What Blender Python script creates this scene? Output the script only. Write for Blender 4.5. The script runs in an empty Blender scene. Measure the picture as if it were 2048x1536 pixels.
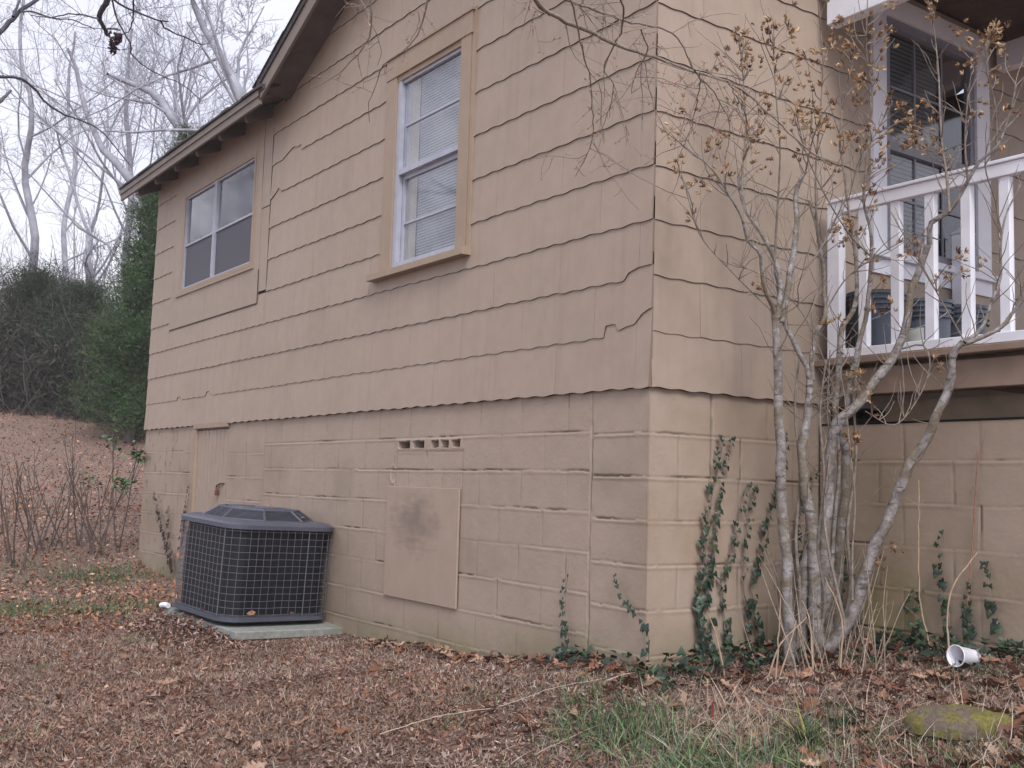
import bpy, math, random
import numpy as np
from mathutils import Vector, Matrix, Euler
R = math.radians
scene = bpy.context.scene
COL = scene.collection

# ------------------------------------------------------------------ camera
CAM = np.array([3.71206, -3.38758, -0.496235])
YAW, PITCH, ROLL, FPX = 0.957727, 0.093808, 0.0285335, 2168.06
FW = np.array([-math.sin(YAW)*math.cos(PITCH), math.cos(YAW)*math.cos(PITCH), math.sin(PITCH)])
_rt = np.array([math.cos(YAW), math.sin(YAW), 0.0]); _up = np.cross(_rt, FW)
RT = _rt*math.cos(ROLL)+_up*math.sin(ROLL); UP = -_rt*math.sin(ROLL)+_up*math.cos(ROLL)
cd = bpy.data.cameras.new('camera'); cam = bpy.data.objects.new('camera', cd); COL.objects.link(cam)
cd.sensor_width = 36; cd.lens = FPX/2048*36; cd.clip_end = 2000; cd.clip_start = 0.05
M = Matrix((tuple(RT), tuple(UP), tuple(-FW))).transposed().to_4x4(); M.translation = Vector(CAM)
cam.matrix_world = M
scene.camera = cam
def at(u, v, d):
    """point of the place seen at pixel (u,v) of the 2048 px photograph, d metres deep"""
    return CAM + d*(FW + RT*(u-1024)/FPX + UP*(768-v)/FPX)

# ------------------------------------------------------------------ world, sun, exposure
SUN_EL, SUN_AZ = R(44), R(68)        # azimuth measured from -Y towards +X
w = bpy.data.worlds.new('World'); scene.world = w; w.use_nodes = True
nt = w.node_tree; nt.nodes.clear()
out = nt.nodes.new('ShaderNodeOutputWorld'); bg = nt.nodes.new('ShaderNodeBackground')
sky = nt.nodes.new('ShaderNodeTexSky'); sky.sky_type = 'NISHITA'; sky.sun_disc = False
sky.sun_elevation = SUN_EL; sky.sun_rotation = math.pi - SUN_AZ; sky.dust_density = 4; sky.air_density = 1.0
hs = nt.nodes.new('ShaderNodeHueSaturation'); hs.inputs['Saturation'].default_value = 0.22
tc = nt.nodes.new('ShaderNodeTexCoord'); ns = nt.nodes.new('ShaderNodeTexNoise')
ns.inputs['Scale'].default_value = 2.2; ns.inputs['Detail'].default_value = 5
rp = nt.nodes.new('ShaderNodeValToRGB')
rp.color_ramp.elements[0].position = .35; rp.color_ramp.elements[0].color = (.74, .77, .92, 1)
rp.color_ramp.elements[1].position = .65; rp.color_ramp.elements[1].color = (1.0, .99, 1.02, 1)
mxw = nt.nodes.new('ShaderNodeMix'); mxw.data_type = 'RGBA'; mxw.blend_type = 'MIX'; mxw.inputs[0].default_value = .72
mul = nt.nodes.new('ShaderNodeMix'); mul.data_type = 'RGBA'; mul.blend_type = 'MULTIPLY'; mul.inputs[0].default_value = 1
mxw.inputs[7].default_value = (8.4, 8.4, 8.7, 1)
nt.links.new(sky.outputs[0], hs.inputs['Color']); nt.links.new(hs.outputs[0], mxw.inputs[6])
nt.links.new(tc.outputs['Generated'], ns.inputs['Vector']); nt.links.new(ns.outputs['Fac'], rp.inputs[0])
nt.links.new(mxw.outputs[2], mul.inputs[6]); nt.links.new(rp.outputs[0], mul.inputs[7])
nt.links.new(mul.outputs[2], bg.inputs['Color']); bg.inputs['Strength'].default_value = 0.10
nt.links.new(bg.outputs[0], out.inputs[0])
sl = bpy.data.lights.new('sun', 'SUN'); sl.energy = 1.5; sl.angle = R(24); sl.color = (1, .97, .93)
so = bpy.data.objects.new('sun', sl); COL.objects.link(so)
sd = Vector((math.cos(SUN_EL)*math.sin(SUN_AZ), -math.cos(SUN_EL)*math.cos(SUN_AZ), math.sin(SUN_EL)))
so.rotation_euler = sd.to_track_quat('Z', 'Y').to_euler()
scene.view_settings.view_transform = 'Standard'; scene.view_settings.look = 'None'
scene.view_settings.gamma = 1; scene.view_settings.exposure = 0.73
scene.render.engine = 'CYCLES'
scene.cycles.max_bounces = 6; scene.cycles.transparent_max_bounces = 12

# ------------------------------------------------------------------ noise and ground helpers
def vnoise(x, y, seed=0):
    x = np.asarray(x, float); y = np.asarray(y, float)
    xi = np.floor(x).astype(np.int64); yi = np.floor(y).astype(np.int64)
    fx = x-xi; fy = y-yi; fx = fx*fx*(3-2*fx); fy = fy*fy*(3-2*fy)
    def h(a, b):
        n = (a*374761393 + b*668265263 + seed*974634777) & 0x7fffffff
        n = ((n ^ (n >> 13))*1274126177) & 0x7fffffff
        n = ((n ^ (n >> 16))*461845907) & 0x7fffffff
        return (n ^ (n >> 15)) / float(0x7fffffff)
    return (h(xi, yi)*(1-fx)+h(xi+1, yi)*fx)*(1-fy)+(h(xi, yi+1)*(1-fx)+h(xi+1, yi+1)*fx)*fy
def fbm(x, y, seed=0, n=4):
    s = 0; a = .5; f = 1
    for i in range(n): s = s+a*vnoise(np.asarray(x)*f, np.asarray(y)*f, seed+i*17); a *= .5; f *= 2.03
    return s/(1-.5**n)
GP = np.array([(0,0,-1.34),(-1.14,0,-1.43),(-2.86,0,-1.51),(-4.2,-.9,-1.52),(-5,0,-1.5),(-7.5,0,-1.42),(1.1,1.19,-1.18),
 (.3,1.19,-1.2),(2.6,1.3,-1.16),(.25,.7,-1.27),(1.5,0.15,-1.36),(.85,.05,-1.42),(3.7,-3.4,-2.05),(.3,-.95,-1.56),(-.78,-2.5,-1.66),
 (-3.2,-2.2,-1.6),(-5.8,-1.6,-1.6),(-5.5,-4,-1.75),(-9.1,-.6,-1.16),(-12,.2,-.78),(-16,1.5,-.12),(-20,.8,.72),(-20,6,.8),(-13,8,0.0),
 (-9,4,-.9),(-28,2,1.5),(-12,-6,-1.5),(-22,-9,-.6),(0,8,-1.2),(5,5,-1.3),(9,-1,-1.8),(5,-9,-2.6),(-6,-12,-2.3),(12,-14,-3.0),(14,8,-1.6),
 (-42,3,3.2),(-42,22,3.4),(-20,26,1.2),(4,28,-.8),(-40,-20,.5),(-10,-34,-3.2),(30,-22,-3.8),(32,14,-2.2)], float)
def _tp(r2): return np.where(r2 > 1e-12, .5*r2*np.log(np.maximum(r2, 1e-12)), 0)
_n = len(GP); _d = ((GP[:, None, :2]-GP[None, :, :2])**2).sum(-1)
_A = np.zeros((_n+3, _n+3)); _A[:_n, :_n] = _tp(_d)+np.eye(_n)*.02
_A[:_n, _n] = 1; _A[:_n, _n+1:] = GP[:, :2]; _A[_n, :_n] = 1; _A[_n+1:, :_n] = GP[:, :2].T
_w = np.linalg.solve(_A, np.concatenate([GP[:, 2], [0, 0, 0]]))
def gz(x, y):
    x = np.atleast_1d(np.asarray(x, float)); y = np.atleast_1d(np.asarray(y, float)); sh = x.shape
    x = x.ravel(); y = y.ravel()
    xc = np.clip(x, -44, 34); yc = np.clip(y, -36, 30)
    z = _w[_n]+_w[_n+1]*xc+_w[_n+2]*yc
    for i in range(_n): z = z+_w[i]*_tp((xc-GP[i, 0])**2+(yc-GP[i, 1])**2)
    z = z+(fbm(x*1.7, y*1.7, 5, 3)-.5)*.07+(fbm(x*.3, y*.3, 9, 2)-.5)*.06
    z = z+np.clip(-44-x, 0, 200)*.05
    return z.reshape(sh)
def gz1(x, y): return float(gz([x], [y])[0])

# ------------------------------------------------------------------ object helpers
def tag(o, label=None, cat=None, group=None, kind=None):
    if label: o['label'] = label
    if cat: o['category'] = cat
    if group: o['group'] = group
    if kind: o['kind'] = kind
    return o
def empty(name, loc=(0, 0, 0), label=None, cat=None, group=None):
    o = bpy.data.objects.new(name, None); COL.objects.link(o); o.location = loc; o.empty_display_size = .1
    return tag(o, label, cat, group)
def mesh_np(name, V, F, mat, parent=None, smooth=False, tint=None, mats=None, fmat=None):
    """V (n,3); F list/array of equal-length faces, or list of such arrays"""
    me = bpy.data.meshes.new(name)
    V = np.asarray(V, np.float32)
    Fs = F if isinstance(F, list) and len(F) and isinstance(F[0], np.ndarray) and F[0].ndim == 2 else [np.asarray(F)]
    Fs = [f for f in Fs if len(f)]
    loops = np.concatenate([f.ravel() for f in Fs]).astype(np.int32)
    tot = np.concatenate([np.full(len(f), f.shape[1]) for f in Fs]).astype(np.int32)
    st = np.concatenate([[0], np.cumsum(tot)[:-1]]).astype(np.int32)
    me.vertices.add(len(V)); me.vertices.foreach_set('co', V.ravel())
    me.loops.add(len(loops)); me.loops.foreach_set('vertex_index', loops)
    me.polygons.add(len(tot)); me.polygons.foreach_set('loop_start', st)
    try: me.polygons.foreach_set('loop_total', tot)
    except Exception: pass
    if smooth: me.polygons.foreach_set('use_smooth', np.ones(len(tot), bool))
    if fmat is not None: me.polygons.foreach_set('material_index', np.asarray(fmat, np.int32))
    if tint is not None:
        a = me.color_attributes.new('tint', 'FLOAT_COLOR', 'POINT')
        t = np.ones((len(V), 4), np.float32); t[:, :3] = tint; a.data.foreach_set('color', t.ravel())
    me.update(calc_edges=True); me.validate()
    for m in (mats or [mat]): me.materials.append(m)
    o = bpy.data.objects.new(name, me); COL.objects.link(o)
    if parent: o.parent = parent
    return o
class MB:
    def __init__(s): s.v = []; s.f = []; s.m = []; s.cur = 0
    def add(s, V, F):
        b = len(s.v); s.v += [tuple(map(float, p)) for p in V]; s.f += [tuple(i+b for i in f) for f in F]; s.m += [s.cur]*len(F)
    def box(s, a, b, mtx=None, bev=0.0):
        x0, y0, z0 = [min(a[i], b[i]) for i in range(3)]; x1, y1, z1 = [max(a[i], b[i]) for i in range(3)]
        if bev > 0 and min(x1-x0, y1-y0, z1-z0) > 2.2*bev:
            V = []; idx = {}
            for sx in (0, 1):
                for sy in (0, 1):
                    for sz in (0, 1):
                        c = [(x0, x1)[sx], (y0, y1)[sy], (z0, z1)[sz]]
                        for ax in range(3):
                            p = list(c)
                            for k, sg in enumerate((sx, sy, sz)):
                                if k != ax: p[k] += bev if sg == 0 else -bev
                            idx[(sx, sy, sz, ax)] = len(V); V.append(p)
            F = []
            for ax in range(3):
                o1, o2 = [(1, 2), (2, 0), (0, 1)][ax]
                for sg in (0, 1):
                    q = []
                    for (a1, a2) in ((0, 0), (1, 0), (1, 1), (0, 1)):
                        k = [0, 0, 0]; k[ax] = sg; k[o1] = a1; k[o2] = a2; q.append(idx[tuple(k)+(ax,)])
                    F.append(q if sg else q[::-1])
                for a1 in (0, 1):
                    for a2 in (0, 1):
                        k0 = [0, 0, 0]; k0[o1] = a1; k0[o2] = a2; k1 = list(k0); k1[ax] = 1
                        F.append([idx[tuple(k0)+(o1,)], idx[tuple(k1)+(o1,)], idx[tuple(k1)+(o2,)], idx[tuple(k0)+(o2,)]])
            for sx in (0, 1):
                for sy in (0, 1):
                    for sz in (0, 1): F.append([idx[(sx, sy, sz, 0)], idx[(sx, sy, sz, 1)], idx[(sx, sy, sz, 2)]])
        else:
            V = [(x, y, z) for x in (x0, x1) for y in (y0, y1) for z in (z0, z1)]
            F = [(0, 1, 3, 2), (4, 6, 7, 5), (0, 4, 5, 1), (2, 3, 7, 6), (0, 2, 6, 4), (1, 5, 7, 3)]
        if mtx is not None: V = [tuple(mtx @ Vector(p)) for p in V]
        s.add(V, F)
    def prism(s, poly, h0, h1, fn):
        """poly of 2D points extruded from h0 to h1; fn(a,b,h)->xyz"""
        n = len(poly)
        V = [fn(a, b, h0) for a, b in poly]+[fn(a, b, h1) for a, b in poly]
        s.add(V, [tuple(range(n))[::-1], tuple(range(n, 2*n))]+[(i, (i+1) % n, n+(i+1) % n, n+i) for i in range(n)])
    def tube(s, pts, rad, sides=6, cap=True):
        V, F = tube(pts, rad, sides); s.add(V, F.tolist())
        if cap:
            b = len(s.v)-len(V); n = len(V)
            s.f.append(tuple(b+i for i in range(sides))[::-1]); s.f.append(tuple(b+n-sides+i for i in range(sides))); s.m += [s.cur]*2
    def lathe(s, prof, seg=24, c=(0, 0, 0)):
        V = []; F = []
        for (r, z) in prof:
            for k in range(seg):
                a = 2*math.pi*k/seg; V.append((c[0]+r*math.cos(a), c[1]+r*math.sin(a), c[2]+z))
        for i in range(len(prof)-1):
            for k in range(seg): F.append((i*seg+k, i*seg+(k+1) % seg, (i+1)*seg+(k+1) % seg, (i+1)*seg+k))
        s.add(V, F)
    def build(s, name, mat, parent=None, smooth=False, mats=None):
        me = bpy.data.meshes.new(name); me.from_pydata(s.v, [], s.f); me.update()
        if smooth: me.polygons.foreach_set('use_smooth', np.ones(len(me.polygons), bool))
        for m in (mats or [mat]): me.materials.append(m)
        if mats: me.polygons.foreach_set('material_index', np.array(s.m, np.int32))
        o = bpy.data.objects.new(name, me); COL.objects.link(o)
        if parent: o.parent = parent
        return o
def tube(pts, rad, sides=6):
    P = np.asarray(pts, float); n = len(P)
    r = np.full(n, rad) if np.isscalar(rad) else np.asarray(rad, float)
    T = np.gradient(P, axis=0); T /= np.linalg.norm(T, axis=1)[:, None]+1e-12
    a = np.array([0, 0, 1.]) if abs(T[0][2]) < .9 else np.array([1., 0, 0])
    N = np.empty_like(P); u = np.cross(T[0], a); u /= np.linalg.norm(u); N[0] = u
    for i in range(1, n):
        u = N[i-1]-T[i]*(N[i-1]@T[i]); u /= np.linalg.norm(u)+1e-12; N[i] = u
    Bn = np.cross(T, N); ang = np.arange(sides)*2*math.pi/sides
    V = P[:, None]+r[:, None, None]*(np.cos(ang)[None, :, None]*N[:, None]+np.sin(ang)[None, :, None]*Bn[:, None])
    i = np.arange(n-1)[:, None]*sides; k = np.arange(sides)[None]; k2 = (k+1) % sides
    F = np.stack([i+k, i+k2, i+sides+k2, i+sides+k], -1).reshape(-1, 4)
    return V.reshape(-1, 3), F
class Tubes:
    def __init__(s): s.V = []; s.F = []; s.n = 0
    def add(s, pts, rad, sides=5):
        V, F = tube(pts, rad, sides); s.V.append(V); s.F.append(F+s.n); s.n += len(V)
    def build(s, name, mat, parent=None):
        return mesh_np(name, np.concatenate(s.V), np.concatenate(s.F), mat, parent, smooth=True)

# ------------------------------------------------------------------ materials
def newmat(name):
    m = bpy.data.materials.new(name); m.use_nodes = True
    n = m.node_tree.nodes; l = m.node_tree.links
    return m, n, l, n['Principled BSDF']
def noise(n, l, scale, detail=4, rough=.55, vec=None, stretch=None):
    t = n.new('ShaderNodeTexNoise'); t.inputs['Scale'].default_value = scale; t.inputs['Detail'].default_value = detail; t.inputs['Roughness'].default_value = rough
    if vec is None:
        c = n.new('ShaderNodeTexCoord'); vec = c.outputs['Object']
    if stretch:
        mp = n.new('ShaderNodeMapping'); mp.inputs['Scale'].default_value = stretch; l.new(vec, mp.inputs['Vector']); vec = mp.outputs[0]
    l.new(vec, t.inputs['Vector']); return t.outputs['Fac']
def ramp(n, l, fac, stops):
    r = n.new('ShaderNodeValToRGB'); e = r.color_ramp.elements
    while len(e) < len(stops): e.new(.5)
    for i, (p, c) in enumerate(stops): e[i].position = p; e[i].color = (*c, 1) if len(c) == 3 else c
    l.new(fac, r.inputs[0]); return r.outputs[0]
def mix(n, l, fac, a, b, mode='MIX'):
    m = n.new('ShaderNodeMix'); m.data_type = 'RGBA'; m.blend_type = mode
    for s, i in ((fac, 0), (a, 6), (b, 7)):
        if hasattr(s, 'links') or hasattr(s, 'is_linked'): l.new(s, m.inputs[i])
        elif isinstance(s, (int, float)): m.inputs[i].default_value = s
        else: m.inputs[i].default_value = (*s, 1)
    return m.outputs[2]
def math_(n, l, op, a, b=0.0, c=None):
    m = n.new('ShaderNodeMath'); m.operation = op
    for i, s in enumerate((a, b) if c is None else (a, b, c)):
        if isinstance(s, (int, float)): m.inputs[i].default_value = s
        else: l.new(s, m.inputs[i])
    return m.outputs[0]
def bump(n, l, p, h, strength=.3, dist=.01):
    b = n.new('ShaderNodeBump'); b.inputs['Strength'].default_value = strength; b.inputs['Distance'].default_value = dist
    l.new(h, b.inputs['Height']); l.new(b.outputs[0], p.inputs['Normal'])
def attr(n, name='tint'):
    a = n.new('ShaderNodeAttribute'); a.attribute_name = name; return a.outputs['Color']
def simple(name, col, rough=.6, var=.15, scale=8, metal=0, bscale=60, bs=.15, spec=.4):
    m, n, l, p = newmat(name)
    lo = tuple(c*(1-var) for c in col); hi = tuple(min(1, c*(1+var)) for c in col)
    l.new(ramp(n, l, noise(n, l, scale, 6), [(.3, lo), (.7, hi)]), p.inputs['Base Color'])
    p.inputs['Roughness'].default_value = rough; p.inputs['Metallic'].default_value = metal
    p.inputs['Specular IOR Level'].default_value = spec
    bump(n, l, p, noise(n, l, bscale, 5), bs, .004)
    return m
TAN = (.376, .294, .234)
def paint(name, col, streak=True, dirt_shade=True, rough=.3):
    m, n, l, p = newmat(name)
    tc = n.new('ShaderNodeTexCoord').outputs['Object']
    a = noise(n, l, 1.3, 5, .6, tc); b = noise(n, l, 9, 6, .65, tc)
    c1 = ramp(n, l, a, [(.3, tuple(c*.90 for c in col)), (.5, col), (.72, (col[0]*1.05, col[1]*1.06, col[2]*1.10))])
    c2 = mix(n, l, .35, c1, ramp(n, l, b, [(.3, tuple(c*.82 for c in col)), (.65, tuple(c*1.1 for c in col))]))
    if streak:   # rain streaks and grime running down the boards
        s = noise(n, l, 1, 4, .6, tc, (14, 14, .9))
        c2 = mix(n, l, ramp(n, l, s, [(.52, (0, 0, 0)), (.85, (.35, .35, .35))]), c2, (col[0]*.62, col[1]*.6, col[2]*.58))
    if dirt_shade:
        c2 = mix(n, l, 1.0, c2, attr(n), 'MULTIPLY')  # vertex tint: tone and stains, plus shade painted into cracks and vent holes
    l.new(c2, p.inputs['Base Color'])
    p.inputs['Roughness'].default_value = .55; p.inputs['Specular IOR Level'].default_value = .35
    g = noise(n, l, 1, 5, .6, tc, (90, 90, 7)); f = noise(n, l, 260, 3, .5, tc)
    bump(n, l, p, math_(n, l, 'ADD', math_(n, l, 'MULTIPLY', g, 1.0), math_(n, l, 'MULTIPLY', f, .5)), rough, .004)
    return m
M_SIDE = paint('siding_paint', TAN)
M_BLOCK = paint('block_paint', (.374, .293, .232), streak=False, rough=.15)
M_TRIM = paint('trim_paint', (.35, .262, .192), dirt_shade=False)
M_FASC = paint('fascia_paint', (.205, .165, .14), dirt_shade=False)
M_EDGE_SHADE = simple('shingle_edge', (.085, .06, .048), .9, .3, 30)  # bare fibre edge, darkened to paint the shadow line under each course
M_BACK = simple('sheathing', (.06, .045, .035), .9, .3, 10)
M_WHITE = simple('white_paint', (.80, .81, .88), .45, .07, 6, bscale=90, bs=.1)
M_ALU = simple('storm_frame_metal', (.42, .43, .50), .4, .1, 12, metal=.2)
M_BROWN = simple('deck_brown', (.27, .195, .15), .65, .2, 5)
M_CEIL = simple('porch_ceiling_wood', (.085, .05, .035), .7, .3, 6)
M_ROOF = simple('roof_shingle', (.07, .062, .065), .95, .4, 40, bscale=200, bs=.6)
M_SOFF = simple('soffit_paint', (.13, .105, .10), .8, .2, 7)
M_DARK = simple('dark_room', (.02, .02, .022), .8, .2, 3)
M_BLIND = simple('blind_slats', (.29, .30, .32), .5, .06, 6)
M_CURT = simple('curtain_cloth', (.38, .33, .27), .9, .1, 6)
M_CONC = None
def glass(name, ior=.15):
    m = bpy.data.materials.new(name); m.use_nodes = True; n = m.node_tree.nodes; l = m.node_tree.links; n.clear()
    o = n.new('ShaderNodeOutputMaterial'); t = n.new('ShaderNodeBsdfTransparent'); g = n.new('ShaderNodeBsdfGlossy')
    t.inputs[0].default_value = (.86, .9, .9, 1); g.inputs['Roughness'].default_value = .07; g.inputs[0].default_value = (.95, .95, 1, 1)
    lw = n.new('ShaderNodeLayerWeight'); lw.inputs[0].default_value = .5
    fac = math_(n, l, 'MULTIPLY_ADD', math_(n, l, 'POWER', lw.outputs['Facing'], 3.0), .85, ior)
    tcx = n.new('ShaderNodeTexCoord').outputs['Object']
    nz = noise(n, l, 5, 3, .5, tcx); b = n.new('ShaderNodeBump'); b.inputs['Strength'].default_value = .06; b.inputs['Distance'].default_value = .01
    l.new(nz, b.inputs['Height']); l.new(b.outputs[0], g.inputs['Normal'])
    mx = n.new('ShaderNodeMixShader'); l.new(fac, mx.inputs[0]); l.new(t.outputs[0], mx.inputs[1]); l.new(g.outputs[0], mx.inputs[2])
    l.new(mx.outputs[0], o.inputs[0]); return m
M_GLASS = glass('window_glass')
def screen_mat():
    m = bpy.data.materials.new('insect_screen'); m.use_nodes = True; n = m.node_tree.nodes; l = m.node_tree.links
    p = n['Principled BSDF']; p.inputs['Base Color'].default_value = (.105, .105, .125, 1); p.inputs['Roughness'].default_value = .6
    t = n.new('ShaderNodeBsdfTransparent'); mx = n.new('ShaderNodeMixShader'); mx.inputs[0].default_value = .8
    o = n['Material Output']; l.new(t.outputs[0], mx.inputs[1]); l.new(p.outputs[0], mx.inputs[2]); l.new(mx.outputs[0], o.inputs[0])
    w_ = noise(n, l, 500, 1, .5); l.new(ramp(n, l, w_, [(.4, (.08, .08, .10)), (.6, (.13, .13, .155))]), p.inputs['Base Color'])
    return m
M_SCREEN = screen_mat()
def leafmat(name, rough=.7, trans=.0, spec=.3):
    m, n, l, p = newmat(name)
    c = attr(n); v = noise(n, l, 60, 3)
    l.new(mix(n, l, 1.0, c, ramp(n, l, v, [(.3, (.7, .7, .7)), (.7, (1.15, 1.15, 1.15))]), 'MULTIPLY'), p.inputs['Base Color'])
    p.inputs['Roughness'].default_value = rough; p.inputs['Specular IOR Level'].default_value = spec
    return m
M_NEED = leafmat('needles', .9, spec=.1); M_LEAF = leafmat('fallen_leaf'); M_GREEN = leafmat('green_leaf', .45, spec=.5)
def bark(name, a, b, c, scale=30, band=True):
    m, n, l, p = newmat(name)
    tcx = n.new('ShaderNodeTexCoord').outputs['Object']
    f = noise(n, l, scale, 6, .65, tcx)
    col = ramp(n, l, f, [(.32, a), (.5, b), (.68, c)])
    if band:
        g = noise(n, l, 1, 4, .6, tcx, (12, 12, 42)); col = mix(n, l, ramp(n, l, g, [(.56, (0, 0, 0)), (.64, (.8, .8, .8))]), col, (a[0]*.55, a[1]*.5, a[2]*.42))
        h_ = noise(n, l, 6, 5, .65, tcx); col = mix(n, l, ramp(n, l, h_, [(.50, (0, 0, 0)), (.57, (.8, .8, .8))]), col, (.165, .13, .085)); k_ = noise(n, l, 90, 3, .6, tcx); col = mix(n, l, .5, col, ramp(n, l, k_, [(.3, (.45, .42, .40)), (.6, (1.3, 1.3, 1.3))]), 'MULTIPLY')
    l.new(col, p.inputs['Base Color']); p.inputs['Roughness'].default_value = .85
    bump(n, l, p, f, .5, .006); return m
M_BARK = bark('pale_grey_bark', (.12, .10, .085), (.25, .23, .22), (.38, .36, .375), 20)
M_TWIG = bark('twig_bark', (.13, .10, .08), (.22, .18, .15), (.30, .26, .22), band=False)
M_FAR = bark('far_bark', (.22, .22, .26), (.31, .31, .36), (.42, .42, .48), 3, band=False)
M_DKBARK = bark('dark_bark', (.045, .04, .055), (.075, .07, .09), (.12, .11, .13), 14, band=False)
M_BRUSH = bark('brush_bark', (.05, .04, .04), (.10, .08, .08), (.17, .14, .13), 2, band=False)

# ------------------------------------------------------------------ ground
def ground_mat():
    m, n, l, p = newmat('leafy_soil')
    tcx = n.new('ShaderNodeTexCoord').outputs['Object']
    a = noise(n, l, 38, 8, .7, tcx); b = noise(n, l, 1.1, 4, .6, tcx); c = noise(n, l, 110, 4, .7, tcx)
    c1 = ramp(n, l, a, [(.3, (.08, .052, .045)), (.45, (.20, .125, .10)), (.58, (.33, .225, .18)), (.72, (.44, .34, .28))])
    c2 = mix(n, l, ramp(n, l, b, [(.42, (0, 0, 0)), (.62, (.6, .6, .6))]), c1, ramp(n, l, c, [(.35, (.10, .06, .045)), (.65, (.30, .21, .16))]))
    l.new(c2, p.inputs['Base Color']); p.inputs['Roughness'].default_value = .95
    bump(n, l, p, a, .9, .04); return m
M_GROUND = ground_mat()
def axis(a, b, c, d, fine):
    l_ = a-np.cumsum(fine*1.13**np.arange(0, 60)); l_ = l_[l_ > c][::-1]
    r_ = b+np.cumsum(fine*1.13**np.arange(0, 60)); r_ = r_[r_ < d]
    return np.concatenate([[c], l_, np.arange(a, b, fine), r_, [d]])
gx = axis(-9, 3.2, -95, 60, .05); gy = axis(-4, 2.4, -65, 75, .05)
X, Y = np.meshgrid(gx, gy, indexing='ij'); Z = gz(X, Y)
nx, ny = X.shape; I = (np.arange(nx-1)[:, None]*ny+np.arange(ny-1)[None]).ravel()
g = mesh_np('ground', np.stack([X.ravel(), Y.ravel(), Z.ravel()], 1), np.stack([I, I+ny, I+ny+1, I+1], 1), M_GROUND, smooth=True)
tag(g, 'sloping yard covered with brown leaf litter', 'ground', kind='structure')

# ------------------------------------------------------------------ house
house = empty('house', (0, 0, 0), 'tan painted house with wavy shingle siding above a painted block foundation', 'house')
E_, ZS = .26343, -.025
def cut(iv, holes):
    """subtract (lo,hi) holes from one z-interval"""
    res = [iv]
    for h in holes:
        nr = []
        for a, b in res:
            if h[1] <= a or h[0] >= b: nr.append((a, b)); continue
            if h[0] > a: nr.append((a, h[0]))
            if h[1] < b: nr.append((h[1], b))
        res = nr
    return res
def siding(name, s0, s1, ztop, openings, fn, corner, seed, odd=0.0, chips=()):
    """fn(s, proud, z) -> xyz"""
    rng = random.Random(seed); V = []; F = []; T = []; FM = []
    dx = .0125; kmax = int((4.2-ZS)/E_)
    def quad(pts, tint, fm):
        b = len(V); V.extend(pts); F.append((b, b+1, b+2, b+3)); T.extend([tint]*4); FM.append(fm)
    for k in range(kmax):
        zb = ZS+k*E_; zt = zb+E_+.11
        off = (0.305 if (k+odd) % 2 else 0.0)+rng.uniform(-.02, .02)
        s = s0
        edges = [s0]; e = s0+off
        while e < s1:
            if e > s0+.05: edges.append(e)
            e += .61
        edges.append(s1)
        for a, b in zip(edges[:-1], edges[1:]):
            shift = rng.uniform(-.0015, .0015); tilt = rng.uniform(-.0015, .0015); pr = .0115+rng.uniform(-.0004, .0006)+(.007 if k == 0 else 0)
            t = rng.uniform(.985, 1.012); tc_ = (t, t*rng.uniform(.995, 1.004), t*rng.uniform(.99, 1.008))
            aa = a+(.0007 if a > s0 else 0); bb = b-(.0007 if b < s1 else 0)
            n = max(1, int(round((bb-aa)/dx))); xs = np.linspace(aa, bb, n+1)
            def prof(x):
                z = zb+shift+tilt*(x-a)/.6+.0032*math.sin(2*math.pi*x/.152+.9*math.sin(x*3.1+k))+.0014*math.sin(x*17+k)
                for (ck, c0, c1, pts) in chips:
                    if ck == k and c0 <= x <= c1: z = zb+float(np.interp(x, [q[0] for q in pts], [q[1] for q in pts]))
                return z
            pb = [prof(x) for x in xs]
            for i in range(n):
                xm = (xs[i]+xs[i+1])/2; top = min(zt, ztop(xm)); lo = max(pb[i], pb[i+1])
                if top <= lo+.005: continue
                holes = [(o[2], o[3]) for o in openings if o[0] < xm < o[1]]
                for (za, zc) in cut((min(pb[i], pb[i+1]), top), holes):
                    if zc-za < .002: continue
                    first = za <= min(pb[i], pb[i+1])+1e-6
                    za0, za1 = (pb[i], pb[i+1]) if first else (za, za)
                    P = lambda z: max(.001, pr*(1-(z-zb)/(E_+.11)))+.0015
                    quad([fn(xs[i], P(za0), za0), fn(xs[i+1], P(za1), za1), fn(xs[i+1], P(zc), zc), fn(xs[i], P(zc), zc)], tc_, 0)
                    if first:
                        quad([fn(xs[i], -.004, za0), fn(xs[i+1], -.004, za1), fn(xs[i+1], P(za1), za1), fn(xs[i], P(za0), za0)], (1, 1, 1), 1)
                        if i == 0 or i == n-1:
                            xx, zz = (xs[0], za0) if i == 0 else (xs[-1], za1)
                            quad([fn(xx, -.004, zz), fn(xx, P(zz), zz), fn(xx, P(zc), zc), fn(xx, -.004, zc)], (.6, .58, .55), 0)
    o = mesh_np(name, V, np.array(F), None, house, tint=np.array(T), mats=[M_SIDE, M_EDGE_SHADE], fmat=FM)
    return o
LW = -7.70
def ztop_g(x):
    if x < -4.42: return 2.60
    return min(2.62+.46*(x+4.30), 2.62+.46*(-2.02+4.30)-.46*abs(x+2.02)) if x > -4.6 else 2.6
W1 = (-2.52, -1.66, .85, 2.20); W2 = (-6.80, -4.95, 1.29, 2.28)
fg = lambda s, p_, z: (s, -p_, z)
PAN = (-7.08, -4.62, 1.025, 2.60)
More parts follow.
